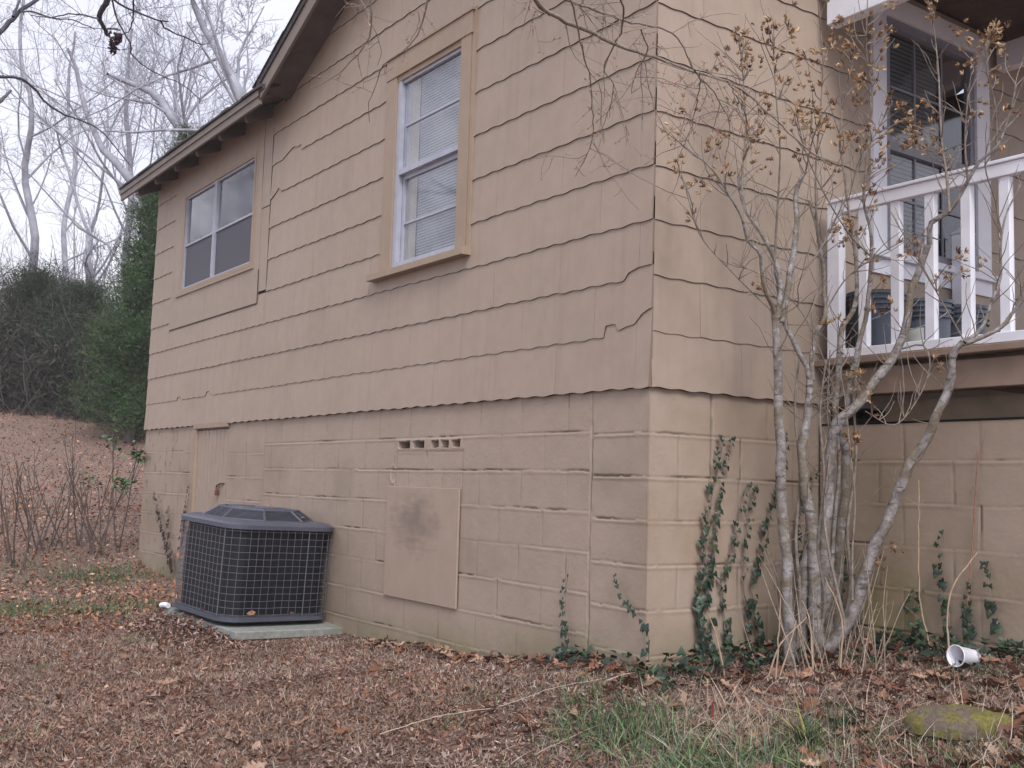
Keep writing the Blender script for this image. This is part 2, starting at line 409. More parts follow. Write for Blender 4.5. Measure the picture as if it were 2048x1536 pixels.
chips = [(1, -.31, .02, [(-.31, .055), (-.265, .058), (-.235, .056), (-.215, .022), (-.16, .035), (-.10, .042), (-.05, .085), (0, .105)]),
         (2, -.24, .02, [(-.24, -.006), (-.18, -.004), (-.15, .03), (-.08, .048), (0.02, .050)]),
         (1, -5.92, -5.70, [(-5.92, 0), (-5.90, .035), (-5.84, .045), (-5.78, .01), (-5.70, 0)]),
         (1, -6.72, -6.55, [(-6.72, 0), (-6.7, .03), (-6.62, .03), (-6.55, 0)]),
         (8, -4.42, -4.05, [(-4.42, .0), (-4.30, .035), (-4.2, .06), (-4.12, .04), (-4.05, .045)]),
         (7, -4.62, -4.40, [(-4.62, -.03), (-4.5, .02), (-4.46, .045), (-4.42, .02), (-4.40, .02)])]
siding('gable_siding', LW, .014, ztop_g, [W1, (PAN[0], PAN[1], PAN[2], 2.7)], fg, True, 3, 1, chips)
ff = lambda s, p_, z: (p_, s, z)
PW = (1.66, 2.76, .84, 2.36)
siding('front_siding', -.002, 6.0, lambda y: 2.42, [PW], ff, True, 8, 0)
def wall_with_holes():
    mb = MB()
    def sheet(s0, s1, z0, z1, holes, fn):
        ss = sorted({s0, s1}|{h[0] for h in holes}|{h[1] for h in holes}); zz = sorted({z0, z1}|{h[2] for h in holes}|{h[3] for h in holes})
        for a, b in zip(ss[:-1], ss[1:]):
            for c, d in zip(zz[:-1], zz[1:]):
                if any(h[0] <= a and b <= h[1] and h[2] <= c and d <= h[3] for h in holes): continue
                mb.prism([(a, c), (b, c), (b, d), (a, d)], -.0045, -.09, lambda p, q, h: fn(p, h, q))
    sheet(LW, -.001, -.018, 2.55, [W1, W2], fg)
    sheet(.0, 6, -.018, 2.42, [PW], ff)
    mb.prism([(-4.4, 2.552), (-.001, 2.552), (-.001, 2.66), (-2.02, 3.60)], -.0045, -.09, lambda a, b, h: (a, -h, b))
    mb.box((LW, .095, -.06), (LW+.08, 4.0, 2.55)); mb.box((LW, 3.9, -.06), (-.1, 4.0, 2.55))
    return mb
wall_with_holes().build('wall_sheathing', M_BACK, house)
# smooth replacement panel round the small window
tintm = MB()
def slab(mb, s0, s1, z0, z1, p0, p1, fn=fg): mb.prism([(s0, z0), (s1, z0), (s1, z1), (s0, z1)], p0, p1, lambda a, b, h: fn(a, h, b))
mb = MB()
slab(mb, PAN[0], W2[0], .957, 2.6, .002, .0165); slab(mb, W2[1], -4.803, .957, 2.6, .002, .0165)
slab(mb, W2[0], W2[1], .957, W2[2], .002, .0165); slab(mb, W2[0], W2[1], W2[3], 2.6, .002, .0165)
slab(mb, -4.797, -4.623, 1.05, 1.75, .002, .0085); slab(mb, -4.797, -4.623, 1.757, 2.6, .003, .0125)
M_PANEL = paint('panel_paint', (TAN[0]*.97, TAN[1]*.98, TAN[2]*.98), dirt_shade=False)
mb.build('patch_panel', M_PANEL, house)
mb = MB(); slab(mb, PAN[0], -4.803, .949, .9565, .013, .0148); slab(mb, -4.8025, -4.796, .957, 1.24, .010, .0155); slab(mb, -4.797, -4.623, 1.7505, 1.7565, .003, .0095); slab(mb, -4.6225, -4.616, 1.06, 2.4, .010, .0130); mb.build('panel_joint_shadow', M_EDGE_SHADE, house)  # dark strips painting the shadow lines at the panel's edges and joints

# ---- painted concrete block foundation as relief meshes
def block_wall(name, s0, s1, z0, z1, step, joints, fn, holes=(), seed=1, extra=None, tintfn=None):
    ss = step if isinstance(step, np.ndarray) else np.arange(s0, s1+1e-6, step)
    zs = np.arange(z0, z1+1e-6, .0055)
    S, Zz = np.meshgrid(ss, zs, indexing='ij')
    H = (fbm(S*2.3, Zz*2.3, seed, 3)-.5)*.003+(fbm(S*24, Zz*24, seed+3, 3)-.5)*.0011+(vnoise(S*120, Zz*120, seed+5)-.5)*.0009
    D = np.ones_like(S)
    for kind, c, a, b, st in joints:     # bed / head joints: position, range, strength
        if kind == 'h':
            wob = (vnoise(S*2.5, S*0+c*31, seed+7)-.5)*.004+(vnoise(S*31, S*0+c*17, seed+8)-.5)*.003
            d = Zz-(c+wob); m = (S >= a) & (S <= b); al = S
        else:
            wob = (vnoise(Zz*7, Zz*0+c*31, seed+7)-.5)*.006+(vnoise(Zz*41, Zz*0+c*17, seed+8)-.5)*.003
            d = S-(c+wob); m = (Zz >= a) & (Zz <= b); al = Zz
        nn = vnoise(al*4.5+c*13, al*0+c*7, seed+11); n2 = vnoise(al*17+c*5, al*0+c*3, seed+12)
        big = st > 1.5
        dep = st*(.0016+.0026*np.clip(nn*1.7-.45, 0, 1))
        H = H-np.where(m, dep*np.exp(-(d/.0055)**2), 0)
        if kind == 'h':      # mortar ledge: pushed out of the joint, flat top, fading downwards
            led = np.where((d < .001) & (d > -.020), (d+.020)/.021, 0)
            H = H+np.where(m, st*.0056*led*np.clip(nn*2.8-.35, .12, 1)*(.6+.4*n2), 0)
        ck = np.clip((vnoise(al*3.2+c*23, al*0+c*2, seed+14)-.62)*7, 0, 1)*np.clip((n2-.2)*4, 0, 1)*min(st, 1.3)
        kk = np.where(m, ck*np.exp(-((d-.004)/.0028)**2), 0)
        H = H-kk*.010; D = D*(1-.52*np.clip(kk*1.3, 0, 1)); D = D*(1-np.where(m, (.22 if kind == 'v' else .10)*np.clip(n2*1.6, .2, 1)*np.exp(-(d/.0055)**2), 0))  # cracks darkened in the tint: painted shade along with settled dirt
        if big:
            H = H+np.where(m, .004*(vnoise(Zz*26, S*60, 5)-.4)*np.exp(-(d/.02)**2), 0)
    for (a, b, c, d_, dep) in holes:
        q = np.maximum(np.maximum(a-S, S-b), np.maximum(c-Zz, Zz-d_))+(vnoise(S*60, Zz*60, 4)-.5)*.004
        m = q < 0; H = np.where(m, -dep, H); D = np.where(m, D*(.15 if dep > .05 else .9), D)  # deep holes get their inner shade painted into the tint
    tint = np.stack([D, D, D], -1)
    if extra is not None: H = extra(S, Zz, H)
    if tintfn is not None: tint = tintfn(S, Zz, tint)
    a, b = S.shape
    P = fn(S.ravel(), H.ravel(), Zz.ravel())
    i = (np.arange(a-1)[:, None]*b+np.arange(b-1)[None]).ravel()
    return mesh_np(name, P, np.stack([i, i+b, i+b+1, i+1], 1), M_BLOCK, house, smooth=True, tint=tint.reshape(-1, 3))
J = []
zj = [-.0215-k*.1968 for k in range(1, 9)]
for k, z in enumerate(zj): J.append(('h', z, -4.52, -.43, 1.0 if k < 7 else .6))
for k in range(-1, 9):
    zt_ = -.0215-k*.1968; zb_ = zt_-.1968
    st0 = -.606 if k % 2 == 0 else -.80
    x = st0
    while x > -4.5: J.append(('v', x, zb_, zt_, .55)); x -= .3985
J.append(('v', -4.52, -1.8, .05, .8)); J.append(('v', -.415, -1.8, .05, 1.6))
for k in range(1, 9): J.append(('h', -.031-k*.2032, -.40, .02, 1.35))
for k in range(1, 8): J.append(('h', -.095-k*.195, -5.3, -4.53, .9))
J.append(('v', -4.91, -1.8, .05, .9))
for k in range(1, 8):
    J.append(('h', -.06-k*.2, LW, -6.2, .9))
    J += [('v', -7.16 if k % 2 else -7.0, -.06-k*.2, -.06-(k-1)*.2, .8), ('v', -6.76 if k % 2 else -6.58, -.06-k*.2, -.06-(k-1)*.2, .9), ('v', -6.33, -.06-k*.2, -.06-(k-1)*.2, .7)]
vh = [(-2.335, -2.195), (-2.155, -2.02), (-1.935, -1.852), (-1.82, -1.738), (-1.70, -1.612)]
J += [('v', -1.585, -.53, -.29, 1.4), ('v', -2.365, -.53, -.29, .9), ('v', -1.985, -.515, -.305, 1.1), ('h', -.302, -2.37, -1.58, 1.0)]
VENT = [(a, b, -.277, -.238, .09) for a, b in vh]
DOOR = (-6.16, -5.33, -1.5, -.062, .03)
def g_extra(S, Zz, H):
    r = np.hypot((S+2.40)/.62, Zz+.445)
    H = H+.0055*np.exp(-((r-.055)/.010)**2)*np.clip(vnoise(S*30, Zz*30, 2)*1.6, 0, 1)
    H = np.where((S > -2.37) & (S < -1.59) & (Zz > -.30) & (Zz < -.222) & (H > -.05), H*.25+.002, H)
    for a, b in vh:   # lips of the vent holes
        q = np.maximum(np.maximum(a-S, S-b), np.maximum(-.277-Zz, Zz+.238)); H = H+.003*np.exp(-((q-.006)/.005)**2)*(q > 0)
    return H
def g_tint(S, Zz, T):
    gzv = np.interp(S[:, 0], np.linspace(LW, 0, 40), gz(np.linspace(LW, 0, 40), np.full(40, -.03)))[:, None]
    h = Zz-gzv
    n_ = fbm(S*5, Zz*5, 77, 4)
    sp = np.clip(1-h/.22, 0, 1)*np.clip(n_*2-.3, 0, 1)      # splash-back soil and algae along the ground
    T = T*(1-sp[..., None]*np.array([.34, .26, .42]))
    d = np.clip((fbm(S*1.6, Zz*2.2, 31, 4)-.56)*5, 0, 1)[..., None]
    T = T*(1-d*np.array([.14, .14, .17]))
    pk = np.clip((fbm(S*16, Zz*16, 63, 3)-.66)*8, 0, 1)*np.clip((-6.2-S)*2, 0, 1)
    return T*(1-pk[..., None]*.35)
sx = np.concatenate([np.arange(LW, -3.0, .0095), np.arange(-3.0, .0001, .0052), [.0]])
block_wall('block_foundation', LW, 0, -1.75, .02, sx, J, lambda s, h, z: np.stack([s, .0045-h, z], 1), VENT+[DOOR], 21, g_extra, g_tint)
JF = [('h', -.031-k*.2032, -.01, 1.3, 1.35) for k in range(1, 9)]
for k in range(0, 9):
    zt_ = -.031-k*.2032; zb_ = zt_-.2032
    if k == 0: vs = [.406, .80]
    else: vs = [.194, .60, 1.0] if k % 2 == 0 else [.406, .812]
    if k == 1: vs = [.194, .406, .61, 1.0]
    for v in vs: JF.append(('v', v, zb_, zt_, .8))
JF.append(('v', .412, -.45, .05, 1.5))
def f_tint(S, Zz, T):
    d = np.clip((fbm(S*3.1+5, Zz*3.1, 91, 4)-.46)*3.2, 0, 1)[..., None]
    T = T*(1-d*np.array([.10, .13, .19]))
    gzv = gz1(.1, .5); sp = np.clip(1-(Zz-gzv)/.3, 0, 1)*np.clip(fbm(S*5, Zz*5, 7, 4)*2-.3, 0, 1)
    return T*(1-sp[..., None]*np.array([.32, .28, .38]))
block_wall('block_foundation', 0, 1.3, -1.75, .02, .0058, JF, lambda s, h, z: np.stack([-.0045+h, s+.0025, z], 1), (), 51, None, f_tint)
JP = [('h', .0823-k*.2032, .0, 2.9, 1.0) for k in range(2, 9)]
for k in range(1, 9):
    zt_ = .0823-k*.2032; zb_ = zt_-.2032; x = .095 if k % 2 else .29
    if k % 2 == 0: x = .36-.0
    while x < 2.9: JP.append(('v', x, zb_, zt_, .6)); x += .4
def p_tint(S, Zz, T):
    d = np.clip((fbm(S*2.2+9, Zz*2.2, 191, 4)-.45)*3, 0, 1)[..., None]
    T = T*(1-d*np.array([.14, .15, .22]))*np.array([.90, .89, .87])
    a = np.clip(1-np.hypot((S-.42)/.34, (Zz+1.08)/.30), 0, 1)*np.clip(fbm(S*9, Zz*9, 3, 4)*2.2-.5, 0, 1)
    return T*(1-a[..., None]*np.array([.45, .30, .75]))
block_wall('porch_block_wall', -.0, 2.9, -1.7, -.135, .0068, JP, lambda s, h, z: np.stack([s+.013, 1.195-h, z], 1), (), 71, None, p_tint)
mb = MB(); mb.box((.014, 1.19, -.139), (2.9, 1.38, -.128), bev=.003); mb.build('wall_cap', M_BLOCK, house)
mb = MB(); mb.box((LW, .16, -1.9), (-.16, .30, -.06)); mb.box((-.30, .30, -1.9), (-.16, 6.0, -.06))
mb.box((LW+.002, .02, -1.9), (LW+.16, 4.0, -.06)); mb.box((.0, 1.25, -1.9), (2.9, 1.38, -.14)); mb.box((2.76, 1.38, -1.9), (2.9, 3.9, -.14))
mb.build('foundation_core', M_BACK, house)

# crawl-space door left of the air conditioner, with frame and padlock
door = None
mb = MB(); x = -6.09
for i in range(8):
    slab(mb, x-.002, x+.097, -1.47, -.08, -.016, -.0125); slab(mb, x+.005, x+.090, -1.47, -.075, -.012, -.003); x += .0955
door = mb.build('crawl_space_door', M_PANEL, house)
mb = MB(); slab(mb, -6.17, -6.095, -1.5, -.03, -.008, .018); slab(mb, -6.17, -5.31, -.056, -.012, .001, .024); mb.build('door_frame', M_TRIM, door)
M_RUST = simple('rusty_metal', (.16, .07, .05), .6, .4, 60, metal=.4)
mb = MB(); mb.box((-5.505, -.030, -.65), (-5.465, -.006, -.605), bev=.004)
pts = [(-5.51, -.015, -.61), (-5.51, -.015, -.58), (-5.50, -.015, -.563), (-5.487, -.015, -.558), (-5.474, -.015, -.563), (-5.466, -.015, -.58), (-5.466, -.015, -.61)]
mb.tube(pts, .006, 6); mb.tube([(-5.49, -.01, -.56), (-5.42, -.012, -.545), (-5.36, .0, -.545)], .007, 6); mb.build('padlock', M_RUST, door, smooth=False)

# painted plywood access cover with a dark smudge
def cover_mat():
    m, n, l, p = newmat('access_cover_paint')
    tcx = n.new('ShaderNodeTexCoord').outputs['Object']
    b = noise(n, l, 7, 6, .6, tcx); c1 = ramp(n, l, b, [(.3, (.355, .272, .208)), (.7, (.39, .30, .232))])
    mp = n.new('ShaderNodeMapping'); mp.inputs['Location'].default_value = (2.10*2.1, 0, .735*3.0); mp.inputs['Scale'].default_value = (2.1, 0, 3.0); l.new(tcx, mp.inputs[0])
    ln = n.new('ShaderNodeVectorMath'); ln.operation = 'LENGTH'; l.new(mp.outputs[0], ln.inputs[0])
    s = noise(n, l, 1, 6, .7, tcx, (7, 7, 42)); s2 = noise(n, l, 9, 4, .6, tcx)
    k = math_(n, l, 'SUBTRACT', math_(n, l, 'ADD', math_(n, l, 'MULTIPLY', s, .9), math_(n, l, 'MULTIPLY', s2, 1.0)), ln.outputs['Value'])
    c2 = mix(n, l, ramp(n, l, k, [(.30, (0, 0, 0)), (.85, (.6, .6, .6))]), c1, (.14, .10, .09))
    l.new(c2, p.inputs['Base Color']); p.inputs['Roughness'].default_value = .6
    bump(n, l, p, noise(n, l, 1, 4, .6, tcx, (70, 70, 6)), .2, .004); return m
mb = MB(); mb.box((-2.44, -.0125, -1.205), (-1.585, -.001, -.52), bev=.0015); mb.build('access_cover', cover_mat(), house)

# ---- windows
def pane(mb, s0, s1, z0, z1, p0, fn=None):
    fn = fn or fg; q = [fn(s0, p0, z0), fn(s1, p0, z0), fn(s1, p0, z1), fn(s0, p0, z1)]; mb.add(q, [(0, 1, 2, 3)])
def window1():
    f = MB()
    o = (-2.635, -1.555)
    slab(f, o[0], -2.50, .86, 2.235, .003, .028); slab(f, -1.70, -1.59, .86, 2.215, .003, .028)
    slab(f, o[0]-.0, -1.575, 2.20, 2.335, .003, .034)
    slab(f, -1.585, -1.553, .86, 2.36, .003, .022); slab(f, o[0]-.06, o[0], 2.335, 2.352, .003, .030); slab(f, o[0], -1.56, 2.335, 2.352, .003, .044)
    slab(f, -2.50, -1.70, 2.165, 2.20, -.05, .018)
    fr = f.build('window_frame', M_TRIM, house)
    s = MB()   # sill, weathered
    s.prism([(.0, .905), (-.075, .882), (-.075, .842), (.0, .842)], -2.74, -1.545, lambda a, b, h: (h, a, b)); s.build('sill', M_TRIM, fr)
    a = MB(); zc = 1.52
    slab(a, -2.498, -2.452, .89, 2.165, -.02, .014); slab(a, -1.725, -1.70, .89, 2.165, -.02, .006)
    slab(a, -2.452, -1.725, 2.145, 2.165, -.02, .004); slab(a, -2.452, -1.725, .905, .935, -.04, .008)
    slab(a, -2.452, -1.725, zc, zc+.035, -.018, .012); slab(a, -2.452, -2.425, .935, 2.145, -.045, -.021); slab(a, -1.745, -1.725, .935, 2.145, -.045, -.021)
    slab(a, -2.425, -1.745, 1.842, 1.856, -.03, -.006); slab(a, -2.425, -1.745, 1.188, 1.202, -.045, -.026)
    slab(a, -2.425, -1.745, zc-.03, zc-.001, -.06, -.021)
    a.build('sash', M_ALU, fr)
    p = MB(); pane(p, -2.452, -1.72, zc+.03, 2.15, -.014); pane(p, -2.452, -1.72, .92, zc, -.034); p.build('pane', M_GLASS, fr)
    b = MB(); z = .93
    while z < 2.14:
        b.prism([(z, .0), (z+.0165, .004), (z+.017, .0028), (z+.0005, -.0012)], -2.30, -1.72, lambda q, h, s_: (s_, .052+h, q)); z += .019
    b.build('blind', M_BLIND, fr)
    c = MB(); n = 14
    pl = [(-2.46+i*.0125, .046+.004*math.sin(i*1.9)) for i in range(n)]
    c.add([(x, y, .9) for x, y in pl]+[(x, y, 2.17) for x, y in pl], [(i, i+1, n+i+1, n+i) for i in range(n-1)]); c.build('curtain', M_CURT, fr)
    d = MB(); slab(d, -2.7, -1.5, .7, 2.4, -.30, -.28); slab(d, -2.53, -2.5, .85, 2.2, -.28, -.02); slab(d, -1.69, -1.66, .85, 2.2, -.28, -.02)
    slab(d, -2.5, -1.69, .84, .88, -.28, -.05); slab(d, -2.5, -1.69, 2.17, 2.2, -.28, -.05); d.build('reveal', M_DARK, fr)
window1()
def window2():
    f = MB()
    slab(f, -6.79, -6.76, 1.295, 2.275, -.03, .022); slab(f, -4.985, -4.952, 1.295, 2.275, -.03, .022)
    slab(f, -6.76, -4.985, 2.245, 2.275, -.03, .022); slab(f, -6.76, -4.985, 1.295, 1.325, -.03, .024); slab(f, -6.9, -4.9, 1.262, 1.290, .012, .030)
    slab(f, -6.83, -6.792, 1.295, 2.29, .012, .018); slab(f, -4.95, -4.90, 1.295, 2.29, .012, .018)
    fr = f.build('window_frame', M_TRIM, house)
    a = MB()
    slab(a, -6.76, -6.742, 1.325, 2.245, -.02, .012); slab(a, -5.003, -4.985, 1.325, 2.245, -.02, .012)
    slab(a, -5.965, -5.94, 1.325, 2.245, -.02, .016); slab(a, -5.93, -5.905, 1.325, 2.245, -.02, .016); slab(a, -5.94, -5.93, 1.325, 2.245, -.02, .004)
    for x0, x1 in ((-6.735, -5.965), (-5.905, -5.01)):
        slab(a, x0, x1, 1.750, 1.768, -.018, .006); slab(a, x0, x1, 2.228, 2.245, -.018, .008); slab(a, x0, x1, 1.325, 1.342, -.018, .008)
    a.build('sash', M_ALU, fr)
    p = MB(); q = MB()
    for x0, x1 in ((-6.735, -5.965), (-5.905, -5.01)):
        pane(p, x0, x1, 1.768, 2.228, -.010); pane(q, x0, x1, 1.342, 1.75, -.005); pane(p, x0, x1, 1.342, 1.75, -.021)
    p.build('pane', M_GLASS, fr); q.build('insect_screen', M_SCREEN, fr)
    d = MB(); slab(d, -6.8, -4.95, 1.3, 2.28, -.16, -.14); slab(d, -6.8, -6.765, 1.3, 2.275, -.14, -.035); slab(d, -4.98, -4.95, 1.3, 2.275, -.14, -.035)
    slab(d, -6.765, -4.98, 1.29, 1.32, -.14, -.035); slab(d, -6.765, -4.98, 2.25, 2.275, -.14, -.035); d.build('reveal', M_DARK, fr)
window2()
def porch_window():
    f = MB()
    slab(f, 1.625, 1.745, .87, 2.375, .003, .030, ff); slab(f, 2.645, 2.785, .87, 2.375, .003, .030, ff); slab(f, 1.745, 2.645, 2.255, 2.375, .003, .030, ff)
    slab(f, 1.60, 2.83, .83, .868, .003, .055, ff); slab(f, 1.64, 2.80, .74, .829, .003, .022, ff)
    fr = f.build('window_frame', M_WHITE, house)
    a = MB()
    slab(a, 1.745, 1.80, .87, 2.255, -.03, .012, ff); slab(a, 2.60, 2.645, .87, 2.255, -.03, .012, ff); slab(a, 1.80, 2.60, 2.20, 2.255, -.03, .012, ff)
    slab(a, 1.80, 2.60, .87, .925, -.03, .010, ff); slab(a, 1.80, 2.60, 1.475, 1.53, -.03, .008, ff)
    for y in (2.06, 2.33): slab(a, y, y+.013, .925, 2.2, -.016, -.008, ff)
    for z in (1.85, 1.2): slab(a, 1.8, 2.6, z, z+.013, -.0155, -.0075, ff)
    a.build('sash', simple('grey_sash', (.24, .24, .29), .5, .1, 9), fr)
    p = MB(); pane(p, 1.8, 2.6, .925, 2.2, -.018, ff); p.build('pane', glass('porch_glass', .05), fr)
    b = MB(); z = .95
    while z < 2.18:
        b.prism([(z, .0), (z+.023, .004), (z+.0235, .0025), (z+.0005, -.0015)], 1.81, 2.34, lambda q, h, s_: (-.05-h, s_, q)); z += .027
    b.build('blind', simple('dark_blind', (.17, .17, .18), .6, .1, 5), fr)
    d = MB(); slab(d, 1.66, 2.76, .84, 2.36, -.30, -.28, ff); d.build('reveal', M_DARK, fr)
porch_window()

# ---- roofs
OV = -.25
def rake_z(x): return 2.489+.46*(x+4.318)
AP = -2.02
def rake_pts(x0, dz): return [(x0, rake_z(x0)+dz), (AP, rake_z(AP)+dz), (2*AP-x0, rake_z(x0)+dz)]
fx = lambda a, b, h: (a, h, b)
def band(mb, x0, d0, d1, y0, y1):
    lo = rake_pts(x0, d0); hi = rake_pts(x0, d1)
    mb.prism([lo[0], lo[1], hi[1], hi[0]], y0, y1, fx); mb.prism([lo[1], lo[2], hi[2], hi[1]], y0, y1, fx)
roof = MB(); band(roof, -4.36, .125, .175, OV-.035, 6.2); roof = roof.build('main_roof', M_ROOF, house)
mb = MB(); band(mb, -4.318, .0, .122, OV-.022, OV); mb.build('rake_fascia', M_FASC, roof)
mb = MB(); band(mb, -4.318, .075, .120, OV+.001, 6.0); mb.build('soffit', M_SOFF, roof)
# shingle courses showing at the rake edge
mb = MB(); x = -4.42
while x < AP:
    mb.prism([(x, rake_z(x)+.174), (x+.21, rake_z(x+.21)+.176), (x+.21, rake_z(x+.21)+.184), (x, rake_z(x)+.182)], OV-.045-.006*((x*7) % 1), OV+.1, fx); x += .19
mb.build('roof_shingles', M_ROOF, roof)
SL = .42
fl = lambda a, b, h: (h, a, b)   # a=y b=z extruded along x
def plane(mb, x0, x1, y0, y1, d0, d1):
    z = lambda y: 2.47+SL*(y-OV)
    mb.prism([(y0, z(y0)+d0), (y1, z(y1)+d0), (y1, z(y1)+d1), (y0, z(y0)+d1)], x0, x1, fl)
mb = MB(); plane(mb, -8.20, -4.20, OV-.03, 3.6, .10, .135); r2 = mb.build('rear_roof', M_ROOF, house)
mb = MB(); mb.box((-8.19, OV-.022, 2.46), (-4.30, OV, 2.565)); mb.box((-8.19, OV-.034, 2.525), (-4.31, OV-.023, 2.575)); mb.build('eave_fascia', M_FASC, r2)
mb = MB(); plane(mb, -8.18, -4.30, OV+.001, 3.5, .055, .095); mb.build('soffit', M_SOFF, r2)
for x in (-4.68, -5.28, -5.87, -6.48, -7.08, -7.66):
    mb = MB(); z = lambda y: 2.47+SL*(y-OV)
    mb.prism([(OV+.012, z(OV)-.035), (OV+.03, z(OV)-.055), (.09, z(.09)-.055), (.09, z(.09)+.053), (OV+.012, z(OV)+.053)], x-.02, x+.02, fl)
    mb.build('rafter_tail', M_SOFF, r2)
rng = random.Random(4); mb = MB()      # ragged shingle edge on the eave
x = -8.2
while x < -4.3:
    wd = rng.uniform(.12, .3); mb.box((x, OV-.045-rng.uniform(0, .012), 2.578+rng.uniform(0, .006)), (x+wd-.006, OV+.02, 2.598+rng.uniform(0, .006))); x += wd
mb.build('shingle_edge', M_ROOF, r2)

# ---- porch
mb = MB(); y = 1.135
i = 0
while y < 3.9:
    mb.box((.02, y, .168+.0008*(i % 3)), (2.8, y+.132, .20+.0012*(i % 2)), bev=.003); y += .139; i += 1
deck = mb.build('porch_deck', M_BROWN, house)
mb = MB(); mb.box((.085, 1.185, .012), (2.8, 1.225, .145), bev=.003); mb.build('rim_joist', M_BROWN, deck)
mb = MB(); mb.box((.06, 1.24, .01), (2.8, 1.28, .167)); mb.box((.36, 1.262, -.127), (2.8, 1.30, -.022)); mb.build('inner_joist', simple('joist_wood', (.16, .12, .08), .8, .3, 5), deck)
mb = MB(); mb.box((1.42, 1.10, .201), (1.50, 1.17, .235)); mb.box((.03, 1.145, .2015), (2.8, 1.165, .206)); mb.build('rail_block', M_BROWN, deck)
rl = MB(); rl.box((.085, 1.155, .962), (2.75, 1.195, 1.022), bev=.003); rl.box((.085, 1.145, 1.023), (2.75, 1.215, 1.040), bev=.003)
rl.box((.16, 1.150, .192+.012), (2.75, 1.19, .250), bev=.003)
rail = rl.build('porch_railing', M_WHITE, house)
mb = MB(); mb.box((.088, 1.152, .204), (.165, 1.205, .961), bev=.003); mb.build('rail_post', M_WHITE, rail)
for i in range(13):
    x = .275+i*.190; mb = MB(); mb.box((x-.003, 1.166, .2505), (x+.047, 1.204, .9615), bev=.002); mb.build('baluster', M_WHITE, rail)
mb = MB(); mb.box((.085, 1.15, 2.0), (2.9, 1.235, 2.19), bev=.003); mb.build('porch_beam', M_WHITE, house)
mb = MB(); mb.box((.034, 2.86, 2.195), (2.9, 2.94, 2.36), bev=.003); mb.build('porch_beam', M_WHITE, house)
mb = MB()
for i in range(28): mb.box((.03, 1.236+i*.1, 2.42), (2.95, 1.332+i*.1, 2.44))
mb.box((-.3, 1.13, 2.45), (3.1, 4.1, 2.55)); mb.box((.03, 1.16, 2.192), (2.9, 1.2, 2.42)); mb.box((.6, 1.24, 2.3), (.66, 3.9, 2.418)); mb.build('porch_ceiling', M_CEIL, house)
for yy, zt_ in ((3.8, 2.42), (1.24, 2.19)):
    mb = MB(); mb.box((2.76, yy, .21), (2.86, yy+.1, zt_)); mb.build('porch_post', M_WHITE, house)
mb = MB(); mb.box((-.0+.03, 2.36, .205), (.12, 2.45, 1.06), bev=.003)
mb.add([(.02, 2.35, 1.061), (.13, 2.35, 1.061), (.13, 2.46, 1.061), (.02, 2.46, 1.061), (.075, 2.405, 1.115)], [(3, 2, 1, 0), (0, 1, 4), (1, 2, 4), (2, 3, 4), (3, 0, 4)])
mb.build('newel_post', M_WHITE, house)

# ------------------------------------------------------------------ buckets on the porch
def bucket(x, y, label, col, h=.36, r=.148, lab=False):
    b = empty('bucket', (x, y, .203), label, 'bucket', 'plastic buckets behind the porch railing')
    m = simple('bucket_plastic', col, .4, .06, 5, bs=.03)
    mb = MB()
    pr = [(0, .0), (r*.84, .0), (r*.87, .01), (r*.955, h*.70)]
    for k in range(4):
        z = h*(.72+.075*k); pr += [(r*.96, z), (r*1.06, z+.002), (r*1.06, z+.006), (r*.965, z+.008)]
    pr += [(r*.98, h-.02), (r*1.05, h-.018), (r*1.06, h), (r*.99, h), (r*.93, h*.6), (r*.82, .012), (0, .012)]
    mb.lathe(pr, 40); mb.build('body', m, b, smooth=False)
    hd = MB(); pts = [(r*1.07*math.cos(a), -.02-r*1.02*math.sin(a), h*.80-.10*math.sin(a)) for a in np.linspace(0, math.pi, 15)]
    hd.tube(pts, .003, 5); hd.build('handle', M_ALU, b)
    if lab:
        lm = MB(); n = 8; a0, a1 = R(-100), R(-55)
        for (z0, z1, aa, bb, q) in ((.10, .21, a0, a1, 0), (.135, .205, R(-112), a0-.01, 1)):
            lm.cur = q
            V = []; 
            for i in range(n+1):
                a = aa+(bb-aa)*i/n
                for z in (z0, z1):
                    rr = r*(.87+.085*(z/(h*.70)))+.0015; V.append((rr*math.cos(a), rr*math.sin(a), z))
            lm.add(V, [(2*i, 2*i+2, 2*i+3, 2*i+1) for i in range(n)])
        lm.build('paper_label', None, b, mats=[simple('label_white', (.7, .72, .68), .5, .08, 20), simple('label_yellow', (.45, .42, .06), .5, .2, 30)])
    return b
GB = (.105, .125, .165)
bucket(.17, 1.455, 'grey plastic bucket nearest the gable, just behind the first balusters', GB, h=.37)
bucket(.19, 1.84, 'grey plastic bucket with a white and yellow label, middle of the three grey ones', (.115, .135, .17), lab=True, h=.37)
bucket(.18, 2.20, 'grey plastic bucket last in the row of three, beyond the labelled one', (.11, .13, .165), h=.38)
bt = empty('bottle', (.215, 1.262, .203), 'dark green bottle standing between the rail post and the first grey bucket', 'bottle')
mb = MB(); mb.lathe([(0, 0), (.036, 0), (.038, .006), (.038, .24), (.030, .29), (.014, .33), (.014, .36)], 20); mb.build('body', simple('dark_bottle', (.012, .03, .02), .3, .1, 5), bt, smooth=True)
mb = MB(); mb.lathe([(.0155, .361), (.0155, .385), (0, .386)], 16); mb.build('cap', M_DARK, bt)

